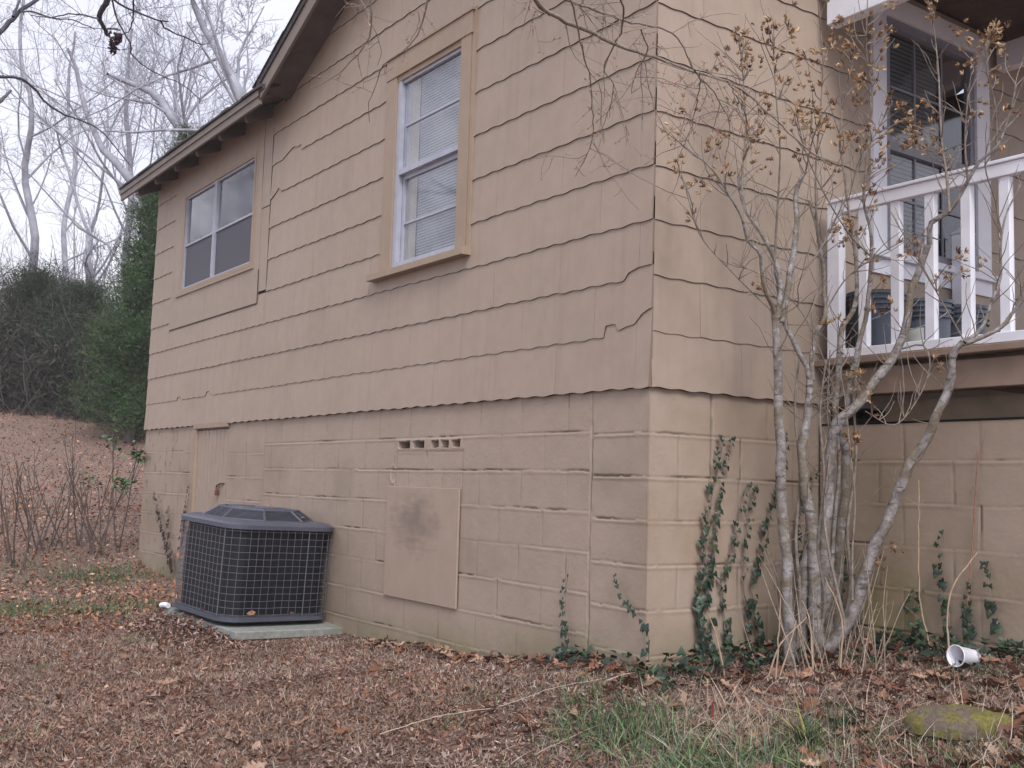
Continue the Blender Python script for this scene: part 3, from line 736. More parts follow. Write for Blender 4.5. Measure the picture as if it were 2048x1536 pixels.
# ------------------------------------------------------------------ leaf templates and scatter
def scatter(name, tmpl, P, yaw, tilt, roll, size, tint, mat, parent=None):
    """tmpl=(V,F tri/quad array). P (n,3)"""
    TV, TF = tmpl; n = len(P); m = len(TV)
    cy, sy = np.cos(yaw), np.sin(yaw); ct, st = np.cos(tilt), np.sin(tilt); cr, sr = np.cos(roll), np.sin(roll)
    V = np.broadcast_to(TV[None], (n, m, 3))*(size[:, None, None] if np.ndim(size) else size)
    x, y, z = V[..., 0], V[..., 1], V[..., 2]
    c, s = cr[:, None], sr[:, None]; y, z = y*c-z*s, y*s+z*c
    c, s = ct[:, None], st[:, None]; x, z = x*c-z*s, x*s+z*c
    c, s = cy[:, None], sy[:, None]; x, y = x*c-y*s, x*s+y*c
    W_ = np.stack([x, y, z], -1)+P[:, None]
    F = (TF[None]+(np.arange(n)*m)[:, None, None]).reshape(-1, TF.shape[1])
    return W_.reshape(-1, 3), F, np.repeat(tint, m, 0)
def combine(name, parts, mat, parent=None, smooth=False):
    V = []; F = []; T = []; b = 0
    for v, f, t in parts: V.append(v); F.append(f+b); T.append(t); b += len(v)
    k = {}
    for f in F: k.setdefault(f.shape[1], []).append(f)
    return mesh_np(name, np.concatenate(V), [np.concatenate(a) for a in k.values()], mat, parent, smooth=smooth, tint=np.concatenate(T))
def leaf_t(w=.3, curl=.15, dish=.1):
    V = np.array([(0, 0, 0), (.3, w, dish), (.3, -w, dish), (.34, 0, 0), (.7, w*.8, dish+curl*.7), (.7, -w*.8, dish+curl*.5), (.72, 0, curl*.5), (1, 0, curl*1.3)], float)
    V[:, 0] -= .5
    F = np.array([(0, 3, 1), (0, 2, 3), (3, 6, 4), (3, 4, 1), (3, 2, 5), (3, 5, 6), (6, 7, 4), (6, 5, 7)])
    return V, F
def oak_t(seed, curl=.25):
    r_ = random.Random(seed); L = [(0, .03), (.14, .05), (.22, .20), (.30, .07), (.42, .30), (.52, .09), (.64, .26), (.74, .08), (.86, .13), (1, .0)]
    V = []; 
    for x, y in L: V.append((x, 0, .0))
    n = len(L)
    for s in (1, -1):
        for x, y in L: V.append((x+.03*r_.uniform(-1, 1)+.1*y, s*(y+.02), abs(y)*curl*r_.uniform(.4, 1.6)))
    V = np.array(V, float); V[:, 2] += curl*(V[:, 0]-.5)**2*r_.uniform(.2, 1.6); V[:, 0] -= .5
    F = []
    for i in range(n-1):
        F += [(i, i+1, n+i+1), (i, n+i+1, n+i), (i, 2*n+i+1, i+1), (i, 2*n+i, 2*n+i+1)]
    return V, np.array(F)
def blade_t(n=4, w=.03, bend=.35):
    V = []; 
    for i in range(n+1):
        t = i/n; x = bend*t*t; z = t*(1-.25*bend*t); ww = w*(1-t)**.6 if i < n else 0
        V += [(x, ww, z), (x, -ww, z)]
    return np.array(V, float), np.array([(2*i, 2*i+1, 2*i+3, 2*i+2) for i in range(n)])
# ------------------------------------------------------------------ air conditioner on its pad
def rrect(W, r, n=7):
    h = W/2; o = []
    for sx_, sy_, a0 in ((1, 1, 0), (-1, 1, 90), (-1, -1, 180), (1, -1, 270)):
        for i in range(n+1):
            a = R(a0+90*i/n); o.append((sx_*(h-r)+r*math.cos(a), sy_*(h-r)+r*math.sin(a)))
    return o
PADM = Matrix.Translation((-3.53, -.46, -1.40)) @ Euler((0, 0, .127)).to_matrix().to_4x4() @ Matrix.Rotation(-.031, 4, 'X') @ Matrix.Rotation(.046, 4, 'Y')
def conc():
    m, n, l, p = newmat('mossy_concrete'); tcx = n.new('ShaderNodeTexCoord').outputs['Object']
    a = noise(n, l, 22, 7, .65, tcx); b = noise(n, l, 4, 5, .6, tcx)
    c = mix(n, l, ramp(n, l, b, [(.55, (0, 0, 0)), (.75, (.7, .7, .7))]), ramp(n, l, a, [(.3, (.19, .195, .185)), (.7, (.31, .32, .30))]), (.11, .15, .07))
    l.new(c, p.inputs['Base Color']); p.inputs['Roughness'].default_value = .9; bump(n, l, p, a, .4, .006); return m
pad = MB(); pad.box((-.48, -.39, -.10), (.56, .58, -.045), bev=.006)
po = pad.build('concrete_pad', conc(), None); po.matrix_world = PADM
tag(po, 'mossy grey concrete pad under the air conditioner, partly buried in leaves', 'concrete pad')
ac = empty('air_conditioner', (0, 0, 0), 'dark grey outdoor air conditioner with square wire guard, sitting slightly tilted on a concrete pad', 'air conditioner')
ac.matrix_world = PADM
M_ACG = simple('grey_enamel', (.085, .090, .118), .45, .1, 8, metal=.1, bs=.05); M_WIRE = simple('wire_grey', (.14, .14, .165), .5, .1, 8, metal=.2)
def ring(mb, W, r, z0, z1):
    o = rrect(W, r); mb.prism(o, z0, z1, lambda a, b, h: (a, b, h))
mb = MB(); ring(mb, .835, .145, -.012, .012); ring(mb, .80, .14, .012, .02); mb.build('base_pan', M_ACG, ac)
mb = MB(); ring(mb, .66, .10, -.045, -.0125); mb.build('rubber_base', M_DARK, ac)
def coilmat():
    m, n, l, p = newmat('condenser_fins'); tcx = n.new('ShaderNodeTexCoord').outputs['Object']
    wv = n.new('ShaderNodeTexWave'); wv.wave_type = 'BANDS'; wv.bands_direction = 'Z'; wv.inputs['Scale'].default_value = 26; l.new(tcx, wv.inputs['Vector'])
    l.new(mix(n, l, wv.outputs['Fac'], (.005, .006, .010), (.007, .009, .013)), p.inputs['Base Color'])
    p.inputs['Roughness'].default_value = .5; p.inputs['Metallic'].default_value = .0
    return m
mb = MB(); ring(mb, .745, .12, .021, .58); mb.build('coil', coilmat(), ac)
mb = MB(); W = .81; 
mb.prism(rrect(.84, .15), .585, .612, lambda a, b, h: (a, b, h))
o1 = rrect(.84, .15); o2 = rrect(.80, .14); o3 = rrect(.72, .13)
n_ = len(o1)
V = [(a, b, .612) for a, b in o1]+[(a, b, .626) for a, b in o2]+[(a, b, .636) for a, b in o3]
mb.add(V, [(i, (i+1) % n_, n_+(i+1) % n_, n_+i) for i in range(n_)]+[(n_+i, n_+(i+1) % n_, 2*n_+(i+1) % n_, 2*n_+i) for i in range(n_)]+[tuple(range(2*n_, 3*n_))])
mb.build('top_cap', M_ACG, ac)
mb = MB(); nr = 12    # raised fan guard: open louvred ring with ribs and a solid motor cover
V = []; 
for k in range(8):
    a = R(45*k+22.5); V += [(.375*math.cos(a), .375*math.sin(a), .6365), (.275*math.cos(a), .275*math.sin(a), .700)]
for k in range(8):
    a, b = 2*k, 2*((k+1) % 8)
    mb.tube([V[a], V[a+1]], .009, 6); mb.tube([V[a+1], V[b+1]], .008, 6); mb.tube([V[a], V[b]], .006, 6)
    mb.tube([V[a+1], (0, 0, .699)], .006, 5)
    for j in range(1, 9):
        t = 1-j/10; mb.tube([(V[a+1][0]*t, V[a+1][1]*t, .699), (V[b+1][0]*t, V[b+1][1]*t, .699)], .0022, 4)
        t = j/9; A = np.array(V[a])*(1-t)+np.array(V[a+1])*t; B_ = np.array(V[b])*(1-t)+np.array(V[b+1])*t
        mb.tube([A, B_], .0026, 4)
mb.prism([(V[2*k+1][0]*.5, V[2*k+1][1]*.5) for k in range(8)], .692, .699, lambda a, b, h: (a, b, h))
mb.build('fan_guard', M_ACG, ac)
mb = MB(); mb.lathe([(.0, .637), (.35, .637), (.26, .680), (.0, .680)], 24); mb.build('fan_shroud', M_DARK, ac)
def perim(W, r, s):
    """point at arc length s round the rounded square"""
    L = W-2*r; arc = math.pi*r/2; t = s % (4*(L+arc)); q = int(t//(L+arc)); u = t-q*(L+arc)
    if u < L: x, y = W/2, -L/2+u
    else:
        a = (u-L)/r; x, y = L/2+r*math.cos(a), L/2+r*math.sin(a)
    for _ in range(q): x, y = -y, x
    return x, y
Wc, rc = .815, .14; PL = 4*(Wc-2*rc+math.pi*rc/2); tb = Tubes()
rngw = random.Random(2)
for j in range(13):
    z = .030+j*.0450
    ps = [(*perim(Wc, rc, PL*i/96), z+.0012*math.sin(i*.7+j)) for i in range(97)]; tb.add(ps, .0019, 4)
nv = 55
for i in range(nv):
    x, y = perim(Wc+.004, rc, PL*i/nv+rngw.uniform(-.001, .001)); thick = i % 11 == 8
    tb.add([(x, y, .018), (x, y, .30), (x, y, .588)], .004 if thick else .0019, 5 if thick else 4)
tb.build('wire_guard', M_WIRE, ac)
mb = MB(); mb.tube([(-.43, -.20, .16), (-.46, -.21, .05), (-.50, -.16, -.03), (-.56, .1, -.04), (-.6, .40, -.04)], .012, 8); mb.build('refrigerant_line', M_DARK, ac)
ar = np.random.default_rng(6); C_ = np.array([(-.33, -.395, .33), (-.31, -.393, .40), (-.15, -.40, .05), (.1, -.395, .03), (.385, .1, .03), (.39, -.2, .04), (.2, .1, .70), (.1, -.2, .695), (-.1, .15, .70), (.25, .2, .66), (.3, -.1, .65)]); AV, AF, AT = scatter('q', leaf_t(.3, .2, .1), C_, ar.uniform(0, 6.28, 11), ar.normal(0, .6, 11), ar.normal(0, .6, 11), ar.uniform(.035, .06, 11), np.tile(np.array([(.33, .17, .10)]), (11, 1)), None); mesh_np('caught_leaves', AV, AF, M_LEAF, ac, tint=AT)
mb = MB(); mb.box((-.455, -.30, .16), (-.40, -.10, .50), bev=.008); mb.build('electrical_box', M_ACG, ac)
mb = MB(); mb.tube([(-.40, -.40, -.02), (-.45, -.405, -.02), (-.49, -.41, -.03)], .018, 10); mb.build('drain_pipe', M_WHITE, ac)

nr = np.random.default_rng(11)
BROWNS = np.array([(.25, .135, .09), (.33, .20, .15), (.40, .28, .22), (.17, .09, .07), (.29, .15, .09), (.48, .37, .31), (.32, .215, .18), (.10, .06, .055), (.38, .28, .255), (.29, .185, .16)])
STRAW = np.array([(.40, .30, .225), (.48, .38, .30), (.32, .23, .17), (.24, .16, .125), (.52, .44, .36)])
GRN = np.array([(.07, .13, .045), (.10, .17, .06), (.05, .10, .045), (.14, .19, .08), (.06, .11, .06)])
def pick(pal, n, var=.25): return pal[nr.integers(0, len(pal), n)]*nr.uniform(1-var, 1+var, (n, 1))*(np.array([[.86, .85, .85]]) if pal is BROWNS else 1)
FWh = np.array([-math.sin(YAW), math.cos(YAW)])
def field(n, dmin, dmax, half=.53, power=1.0):
    """ground points thinning with distance in front of the yard's edge"""
    u = nr.random(n*3)
    if power == 1.0: d = np.exp(np.log(dmin)+u*(np.log(dmax)-np.log(dmin)))
    else: d = dmin+(dmax-dmin)*u
    a = nr.uniform(-half-.12, half, n*3)
    x = CAM[0]+d*(-np.sin(YAW+(-a)*1.0)); y = CAM[1]+d*np.cos(YAW-a)
    ok = ~((x < .02) & (x > LW-.02) & (y > -.005)) & ~((x >= 0) & (x < 2.92) & (y > 1.17)) & ~((x < 0) & (x > LW) & (y > 0))
    x, y = x[ok][:n], y[ok][:n]
    return x, y
def inpad(x, y):
    q = np.array(PADM.inverted()); lx = q[0, 0]*x+q[0, 1]*y+q[0, 3]+q[0, 2]*-1.45; ly = q[1, 0]*x+q[1, 1]*y+q[1, 3]+q[1, 2]*-1.45
    return (np.abs(lx-.05) < .55) & (ly > -.42) & (ly < .56)
def litter(n, dmin, dmax, smin, smax, tm, pal, lift=.012, tl=.45, power=1.0, mask=None, var=.3):
    x, y = field(n, dmin, dmax, power=power)
    ok = ~inpad(x, y)
    if mask is not None: ok &= mask(x, y)
    x, y = x[ok], y[ok]; n = len(x)
    z = gz(x, y)+nr.uniform(0, lift, n)
    P = np.stack([x, y, z], 1)
    pt_ = fbm(x*1.1+3, y*1.1, 88, 4)[:, None]; p2_ = fbm(x*4, y*4, 89, 3)[:, None]
    col = pick(pal, n, var)*(.70+.62*p2_)*np.where(pt_ > .5, np.array([[.90, .80, .72]]), np.array([[1.04, 1.03, 1.02]]))
    return scatter('l', tm, P, nr.uniform(0, 6.28, n), nr.normal(0, tl, n), nr.normal(0, tl, n), nr.uniform(smin, smax, n)*np.where(nr.random(n) < .06, 1.7, 1), col, None)
LT = [leaf_t(.30, .15, .08), leaf_t(.16, .3, .12), leaf_t(.36, -.15, .16), leaf_t(.10, .4, .03)]
parts = []
for t_, cnt, a, b in ((LT[0], 26000, .012, .030), (LT[1], 66000, .008, .026), (LT[2], 26000, .009, .022), (LT[3], 110000, .011, .036)):
    parts.append(litter(cnt, 2.2, 15, a, b, t_, BROWNS, tl=.5))
mx_ = nr.uniform(-4.3, -2.75, 2600); my_ = nr.uniform(-1.15, -.6, 2600); hq = gauss_ = np.exp(-((mx_+3.55)**2/.36+(my_+.92)**2/.035))
P_ = np.stack([mx_, my_, gz(mx_, my_)+hq*.13*nr.random(2600)**.5], 1); parts.append(scatter('m', LT[1], P_, nr.uniform(0, 6.28, 2600), nr.normal(0, .5, 2600), nr.normal(0, .5, 2600), nr.uniform(.02, .045, 2600), pick(BROWNS, 2600), None))
combine('leaf_litter', parts, M_LEAF); tag(bpy.data.objects['leaf_litter'], 'brown shredded leaf litter carpeting the yard', 'leaf litter', kind='stuff')
parts = [litter(46000, 8, 34, .018, .045, LT[0], BROWNS*np.array([[1.12, .98, .82]]), .03, .45, power=0),
         litter(40000, 8, 34, .018, .045, LT[2], BROWNS*np.array([[1.15, .95, .78]]), .03, .5, power=0)]
combine('fallen_leaves', parts, M_LEAF); tag(bpy.data.objects['fallen_leaves'], 'orange brown fallen leaves on the slope beyond the house', 'fallen leaves', kind='stuff')
# dry grass stubble, laid nearly flat
parts = []
for bd in (.2, .5, .9):
    x, y = field(60000, 2.2, 13); ok = ~inpad(x, y) & (fbm(x*1.3, y*1.3, 44, 3) > .36); x, y = x[ok], y[ok]; n = len(x)
    parts.append(scatter('g', blade_t(3, .035, bd), np.stack([x, y, gz(x, y)-.003], 1), nr.uniform(0, 6.28, n), nr.normal(0, .9, n), nr.normal(0, .9, n), nr.uniform(.018, .055, n), pick(STRAW, n), None))
combine('dry_grass', parts, M_LEAF); tag(bpy.data.objects['dry_grass'], 'short dry straw-coloured grass mixed into the litter', 'dry grass', kind='stuff')
# green grass patches
def gauss(x, y, cx, cy, r): return np.exp(-((x-cx)**2+(y-cy)**2)/(r*r))
def patch(n, cx, cy, r, hmin, hmax, pal, bend=.5, lean=.35, w=.03, flat=0):
    x = nr.normal(cx, r, n); y = nr.normal(cy, r, n); ok = ~inpad(x, y) & ~((x < .0) & (y > -.01)) & ~((x >= 0) & (y > 1.18)); x, y = x[ok], y[ok]; n = len(x)
    return scatter('g', blade_t(4, w, bend), np.stack([x, y, gz(x, y)-.004], 1), nr.uniform(0, 6.28, n), nr.normal(flat, lean, n), nr.normal(0, lean, n), nr.uniform(hmin, hmax, n), pick(pal, n), None)
parts = []
for (u, v, d, r, n, h) in ((1230, 1370, 4.35, .10, 260, .10), (1160, 1350, 4.7, .12, 240, .08), (1290, 1390, 4.3, .12, 300, .09), (1370, 1440, 4.1, .10, 200, .07), (1480, 1500, 3.95, .14, 360, .08),
                          (1560, 1520, 3.9, .15, 220, .07), (1020, 1500, 4.0, .05, 90, .06), (1100, 1470, 4.2, .07, 90, .05), (900, 1410, 4.6, .05, 60, .05), (950, 1350, 4.9, .06, 60, .06), (1760, 1440, 4.0, .12, 200, .06),
                          (1900, 1500, 3.7, .2, 300, .07), (1980, 1370, 4.5, .15, 220, .07), (230, 1180, 8.3, .22, 400, .10), (40, 1210, 8.4, .30, 700, .09), (100, 1190, 8.8, .3, 400, .08), (170, 1110, 10.3, .3, 500, .10),
                          (230, 1100, 10.4, .22, 300, .11), (60, 1110, 10.5, .35, 260, .09), (270, 1255, 7.0, .07, 90, .06), (85, 1340, 6.0, .06, 70, .06), (20, 1480, 4.6, .05, 60, .06), (560, 1500, 4.2, .03, 30, .04), (785, 1345, 5.4, .06, 90, .04), (1700, 1310, 5.0, .12, 200, .06)):
    p_ = at(u, v, d); parts.append(patch(int(n), p_[0], p_[1], r, h*.5, h*1.2, GRN, lean=.5))
for (u, v, d, r, n, h) in ((1400, 1510, 3.9, .10, 300, .12), (1540, 1495, 3.95, .12, 200, .10), (1250, 1400, 4.25, .12, 300, .11), (1450, 1520, 3.85, .16, 240, .08), (1600, 1500, 3.95, .18, 240, .08), (1350, 1400, 4.25, .10, 240, .10), (1180, 1375, 4.5, .10, 160, .08), (1560, 1440, 4.1, .12, 200, .08), (1950, 1520, 3.6, .15, 200, .08)):
    p_ = at(u, v, d); parts.append(patch(int(n), p_[0], p_[1], r, h*.5, h*1.2, GRN*1.3, lean=.6, bend=.8))
combine('grass_patches', parts, M_GREEN); tag(bpy.data.objects['grass_patches'], 'thin green grass growing through the leaf litter', 'grass', kind='stuff')
parts = []
for (u, v, d, r, n, h) in ((1700, 1500, 3.9, .3, 420, .10), (1560, 1440, 4.1, .25, 360, .11), (1150, 1430, 4.3, .3, 300, .08), (1440, 1400, 4.2, .16, 500, .12), (1380, 1380, 4.3, .12, 300, .11), (1520, 1390, 4.3, .13, 300, .11), (1260, 1400, 4.2, .12, 200, .10), (1500, 1490, 3.95, .16, 260, .10), (1880, 1480, 3.9, .2, 220, .12), (1330, 1500, 3.9, .3, 300, .08), (1650, 1400, 4.3, .2, 240, .09)):
    p_ = at(u, v, d); parts.append(patch(int(n), p_[0], p_[1], r, h*.5, h*1.4, STRAW[[0, 1, 2, 4]], bend=.9, lean=.8, w=.014))
combine('straw_grass', parts, M_LEAF); tag(bpy.data.objects['straw_grass'], 'matted long dead grass near the house corner', 'dead grass', kind='stuff')
# big oak leaves round the right foreground and along the wall
parts = []
for sd_ in range(5):
    n = 110; x = np.concatenate([nr.uniform(.0, 2.2, n), nr.uniform(-2.4, .2, 30), nr.uniform(-3, 2, 20)]); y = np.concatenate([nr.uniform(-.5, 1.15, n), nr.uniform(-.16, -.02, 30), nr.uniform(-2.5, -.3, 20)])
    ok = ~((x < 0) & (y > -.02)) & ~inpad(x, y); x, y = x[ok], y[ok]; n = len(x)
    pal = np.array([(.22, .095, .055), (.28, .15, .095), (.33, .20, .14), (.17, .07, .045), (.36, .24, .175), (.24, .13, .10)])
    parts.append(scatter('o', oak_t(sd_, .35), np.stack([x, y, gz(x, y)+nr.uniform(.005, .03, n)], 1), nr.uniform(0, 6.28, n), nr.normal(0, .35, n), nr.normal(0, .35, n), nr.uniform(.05, .12, n), pick(pal, n), None))
combine('oak_leaves', parts, M_LEAF); tag(bpy.data.objects['oak_leaves'], 'large lobed brown oak leaves heaped near the porch wall', 'oak leaves', kind='stuff')

# ------------------------------------------------------------------ ivy
IV = np.array([(0, 0, 0), (-.16, .28, .03), (-.06, .52, .05), (.14, .55, .06), (.32, .42, .05), (.58, .28, .05), (1.0, 0, .0), (.58, -.28, .05), (.32, -.42, .05), (.14, -.55, .06), (-.06, -.52, .05), (-.16, -.28, .03), (.32, 0, .12)], float)
IF = np.array([(12, i, i+1) for i in range(0, 11)]+[(12, 11, 0)])
IVYG = np.array([(.016, .038, .022), (.026, .054, .026), (.013, .030, .020), (.036, .066, .034), (.022, .036, .024)])
def wall_pt(pl, u, v):
    d = FW+RT*(u-1024)/FPX+UP*(768-v)/FPX
    if pl == 'g': t = (-CAM[1]-.022)/d[1]
    elif pl == 'f': t = (-CAM[0]+.012)/d[0]
    else: t = (1.18-CAM[1])/d[1]
    return CAM+t*d
def ivy(pl, pts, label, size=.034, dens=1.0, pal=IVYG, spread=.012, dead=False):
    P = np.array([wall_pt(pl, u, v) for u, v in pts]); 
    seg = np.linalg.norm(np.diff(P, axis=0), axis=1); L = np.concatenate([[0], np.cumsum(seg)]); n = max(6, int(L[-1]/.03))
    s = np.linspace(0, L[-1], n); C = np.stack([np.interp(s, L, P[:, i]) for i in range(3)], 1)
    along = np.array([1, 0, 0]) if pl in 'gp' else np.array([0, 1, 0]); nrm = {'g': np.array([0, -1, 0]), 'f': np.array([1, 0, 0]), 'p': np.array([0, -1, 0])}[pl]
    C = C+along*(nr.normal(0, .004, n))[:, None]; base = C[0].copy()
    o = empty('dead_vine' if dead else 'ivy_vine', tuple(base), label, 'vine' if dead else 'ivy', 'dried vines on the block wall' if dead else 'ivy climbing the foundation walls')
    tb = Tubes(); tb.add(C-base, np.linspace(.0032, .0014, n), 5)
    m = int(L[-1]/.018*dens); t = np.sort(nr.uniform(0, 1, m)); side = np.where(np.arange(m) % 2, 1, -1)*np.where(nr.random(m) < .12, -1, 1)
    Q = np.stack([np.interp(t*L[-1], s, C[:, i]) for i in range(3)], 1)
    off = side*nr.uniform(.35, 1.5, m)*spread
    sc = .92*size*nr.uniform(.65, 1.15, m)*(1-.5*t)
    Q2 = Q+along*off[:, None]+nrm*nr.uniform(.006, .022, m)[:, None]
    # leaf local frame: tip hangs down and outwards
    V = []; F = []; T = []
    for i in range(m):
        tip = np.array([0, 0, -1.0])+along*side[i]*nr.uniform(.0, .9)+nrm*nr.uniform(.1, .5); tip /= np.linalg.norm(tip)
        nn = nrm+np.array([0, 0, nr.uniform(.1, .8)])+along*nr.normal(0, .35); nn -= tip*(nn@tip); nn /= np.linalg.norm(nn); b = np.cross(nn, tip)
        A = IV*sc[i]; W_ = Q2[i]-tip*sc[i]*.25+A[:, :1]*tip+A[:, 1:2]*b+A[:, 2:3]*nn*1.6
        F.append(IF+len(V)*13); V.append(W_-base); T.append(np.repeat(pal[nr.integers(0, len(pal))][None]*nr.uniform(.75, 1.3), 13, 0))
        if i % 2 == 0: tb.add([Q[i]-base, (Q[i]+Q2[i])/2-base+nrm*.003, Q2[i]-base], .0008, 3)
    tb.build('stem', M_TWIG, o)
    mesh_np('foliage', np.concatenate(V), np.concatenate(F), M_GREEN if not dead else M_LEAF, o, tint=np.concatenate(T))
    return o
def c5(*p): return [(1300+x*.3652, 976+y*.3652) for x, y in p]
ivy('g', [(1135, 1345), (1133, 1280), (1130, 1200), (1137, 1120)], 'single ivy strand climbing the gable foundation left of the house corner', .036)
ivy('g', [(1299, 1320), (1296, 1255), (1268, 1222), (1240, 1190), (1233, 1148)], 'ivy strand bending left from the bottom of the house corner', .04)
ivy('f', c5((300, 930), (290, 700), (270, 560), (310, 430), (310, 280), (330, 120), (350, 0))+[(1432, 1010-40), (1450, 872)], 'tallest and thickest ivy strand, right of the house corner', .045, 2.5, spread=.036)
ivy('f', c5((430, 900), (400, 680), (385, 520), (430, 380), (460, 240), (490, 130), (510, 20))+[(1500, 965)], 'thin ivy strand second to the right of the house corner', .042, .9)
ivy('f', c5((530, 880), (530, 640), (510, 500), (515, 320), (540, 150), (565, 0))+[(1508, 970)], 'thin ivy strand third to the right of the house corner', .040, 1.0)
ivy('f', c5((600, 900), (560, 640), (560, 500), (600, 370), (620, 230), (650, 120), (690, 30))+[(1552, 985), (1575, 860)], 'ivy strand just left of the shrub trunks', .044, 1.0)
ivy('f', c5((800, 900), (800, 640), (805, 350), (800, 160))+[(1608, 990), (1632, 930)], 'ivy strand half hidden between the shrub trunks', .044, 1.2)
ivy('p', c5((1000, 900), (980, 700), (1000, 500), (1050, 380), (1060, 250), (1040, 70)), 'ivy strand just right of the central shrub trunks', .046, 1.8, spread=.03)
ivy('p', c5((1100, 900), (1090, 600), (1100, 430), (1070, 320)), 'ivy strand between the central trunks and the leaning trunk', .044, 1.8, spread=.025)
ivy('p', c5((1140, 930), (1160, 760), (1165, 600)), 'short ivy strand at the foot of the leaning trunk', .038)
ivy('p', c5((1500, 930), (1480, 800), (1440, 650), (1465, 550)), 'short leafy ivy strand on the porch foundation, leftmost of four', .042, 1.9, spread=.025)
ivy('p', c5((1650, 930), (1640, 700), (1610, 560), (1585, 400), (1600, 300), (1590, 230)), 'tall thin ivy strand on the porch foundation, second of four', .042, 1.3)
ivy('p', c5((1770, 930), (1750, 780), (1745, 640), (1760, 490)), 'dark ivy strand on the porch foundation, third of four', .042, 1.5)
ivy('p', c5((1960, 930), (1900, 760), (1870, 600), (1850, 480), (1840, 400)), 'ivy strand on the porch foundation, rightmost of four', .046, 1.2)
DK = np.array([(.035, .022, .02), (.06, .035, .03)])
ivy('g', [(345, 1140), (335, 1090), (322, 1040), (310, 985)], 'shrivelled dark vine on the foundation left of the air conditioner', .05, 1.6, DK, .02, True)
ivy('g', [(348, 1145), (344, 1100), (338, 1050), (340, 1010)], 'shrivelled dark vine beside the air conditioner, right of a similar one', .045, 1.5, DK, .02, True)
ivy('g', [(362, 1100), (368, 1050), (376, 1005), (380, 965)], 'shrivelled dark vine hanging beside the crawl space door', .045, 1.2, DK, .02, True)
# ground ivy at the wall foot
n = 800; x = np.concatenate([nr.uniform(.05, 2.4, n), nr.uniform(-.6, .3, 150)]); y = np.concatenate([1.16-np.abs(nr.normal(0, .13, n)), nr.uniform(-.14, -.01, 150)])
sel = nr.random(n) < 0; x2 = nr.uniform(.03, .35, 330); y2 = nr.uniform(.02, 1.1, 330); x = np.concatenate([x, x2]); y = np.concatenate([y, y2])
ok = fbm(x*3, y*3, 12, 2) > .38; x, y = x[ok], y[ok]; n = len(x)
pt = scatter('i', (IV, IF), np.stack([x, y, gz(x, y)+nr.uniform(.01, .07, n)], 1), nr.uniform(0, 6.28, n), nr.normal(.2, .5, n), nr.normal(0, .5, n), nr.uniform(.018, .042, n), pick(IVYG*1.15, n), None)
combine('ground_ivy', [pt], M_GREEN); tag(bpy.data.objects['ground_ivy'], 'low dark green ivy creeping along the foot of the walls', 'ground ivy', kind='stuff')

# ------------------------------------------------------------------ trees and shrubs
def smooth_poly(P, r, step):
    P = np.asarray(P, float); r = np.asarray(r, float); L = np.concatenate([[0], np.cumsum(np.linalg.norm(np.diff(P, axis=0), axis=1))])
    n = max(3, int(L[-1]/step)+1); s = np.linspace(0, L[-1], n)
    # Catmull-Rom through the points
    Pp = np.vstack([2*P[0]-P[1], P, 2*P[-1]-P[-2]]); o = []
    for q in s:
        i = min(np.searchsorted(L, q, 'right')-1, len(P)-2); t = (q-L[i])/(L[i+1]-L[i]+1e-9)
        a, b, c, d = Pp[i:i+4]; o.append(.5*((2*b)+(-a+c)*t+(2*a-5*b+4*c-d)*t*t+(-a+3*b-3*c+d)*t**3))
    return np.array(o), np.interp(s, L, r)
def wander(rg, p, d, L, n, wob, up):
    pts = [p]; d = d/np.linalg.norm(d)
    for i in range(n):
        d = d+rg.normal(0, wob, 3)+np.array([0, 0, up]); d /= np.linalg.norm(d); pts.append(pts[-1]+d*L/n)
    return np.array(pts)
def grow(rg, tb, P, r, levels, nch, ratio, rr, ang=.8, up=.05, wob=.16, start=.25, minr=.0012, sides=(6, 5, 4, 3, 3), lev=0, buds=None, ntw=5):
    if levels == 0:
        if buds is not None and rg.random() < buds[1]: buds[0].append(P[-1])
        return
    L = np.sum(np.linalg.norm(np.diff(P, axis=0), axis=1)); n = len(P)
    k = nch[min(lev, len(nch)-1)]
    for j in range(k):
        t = start+(1-start)*(j+rg.random())/k; f = t*(n-1); i = min(int(f), n-2); p = P[i]+(P[i+1]-P[i])*(f-i); T = P[i+1]-P[i]; T = T/np.linalg.norm(T)
        rad = r[i]+(r[i+1]-r[i])*(f-i)
        a = rg.normal(0, 1, 3); a -= T*(a@T); a /= np.linalg.norm(a); an = ang*rg.uniform(.6, 1.3)
        d = T*math.cos(an)+a*math.sin(an)
        l_ = L*ratio*rg.uniform(.6, 1.2)*(1.15-.6*t); c = wander(rg, p, d, l_, ntw, wob, up)
        cr = max(rad*rr, minr*1.3); R_ = np.linspace(cr, max(minr, cr*.3), len(c))
        tb.add(c, R_, sides[min(lev+1, len(sides)-1)]); grow(rg, tb, c, R_, levels-1, nch, ratio, rr, ang, up, wob, .2, minr, sides, lev+1, buds, ntw)

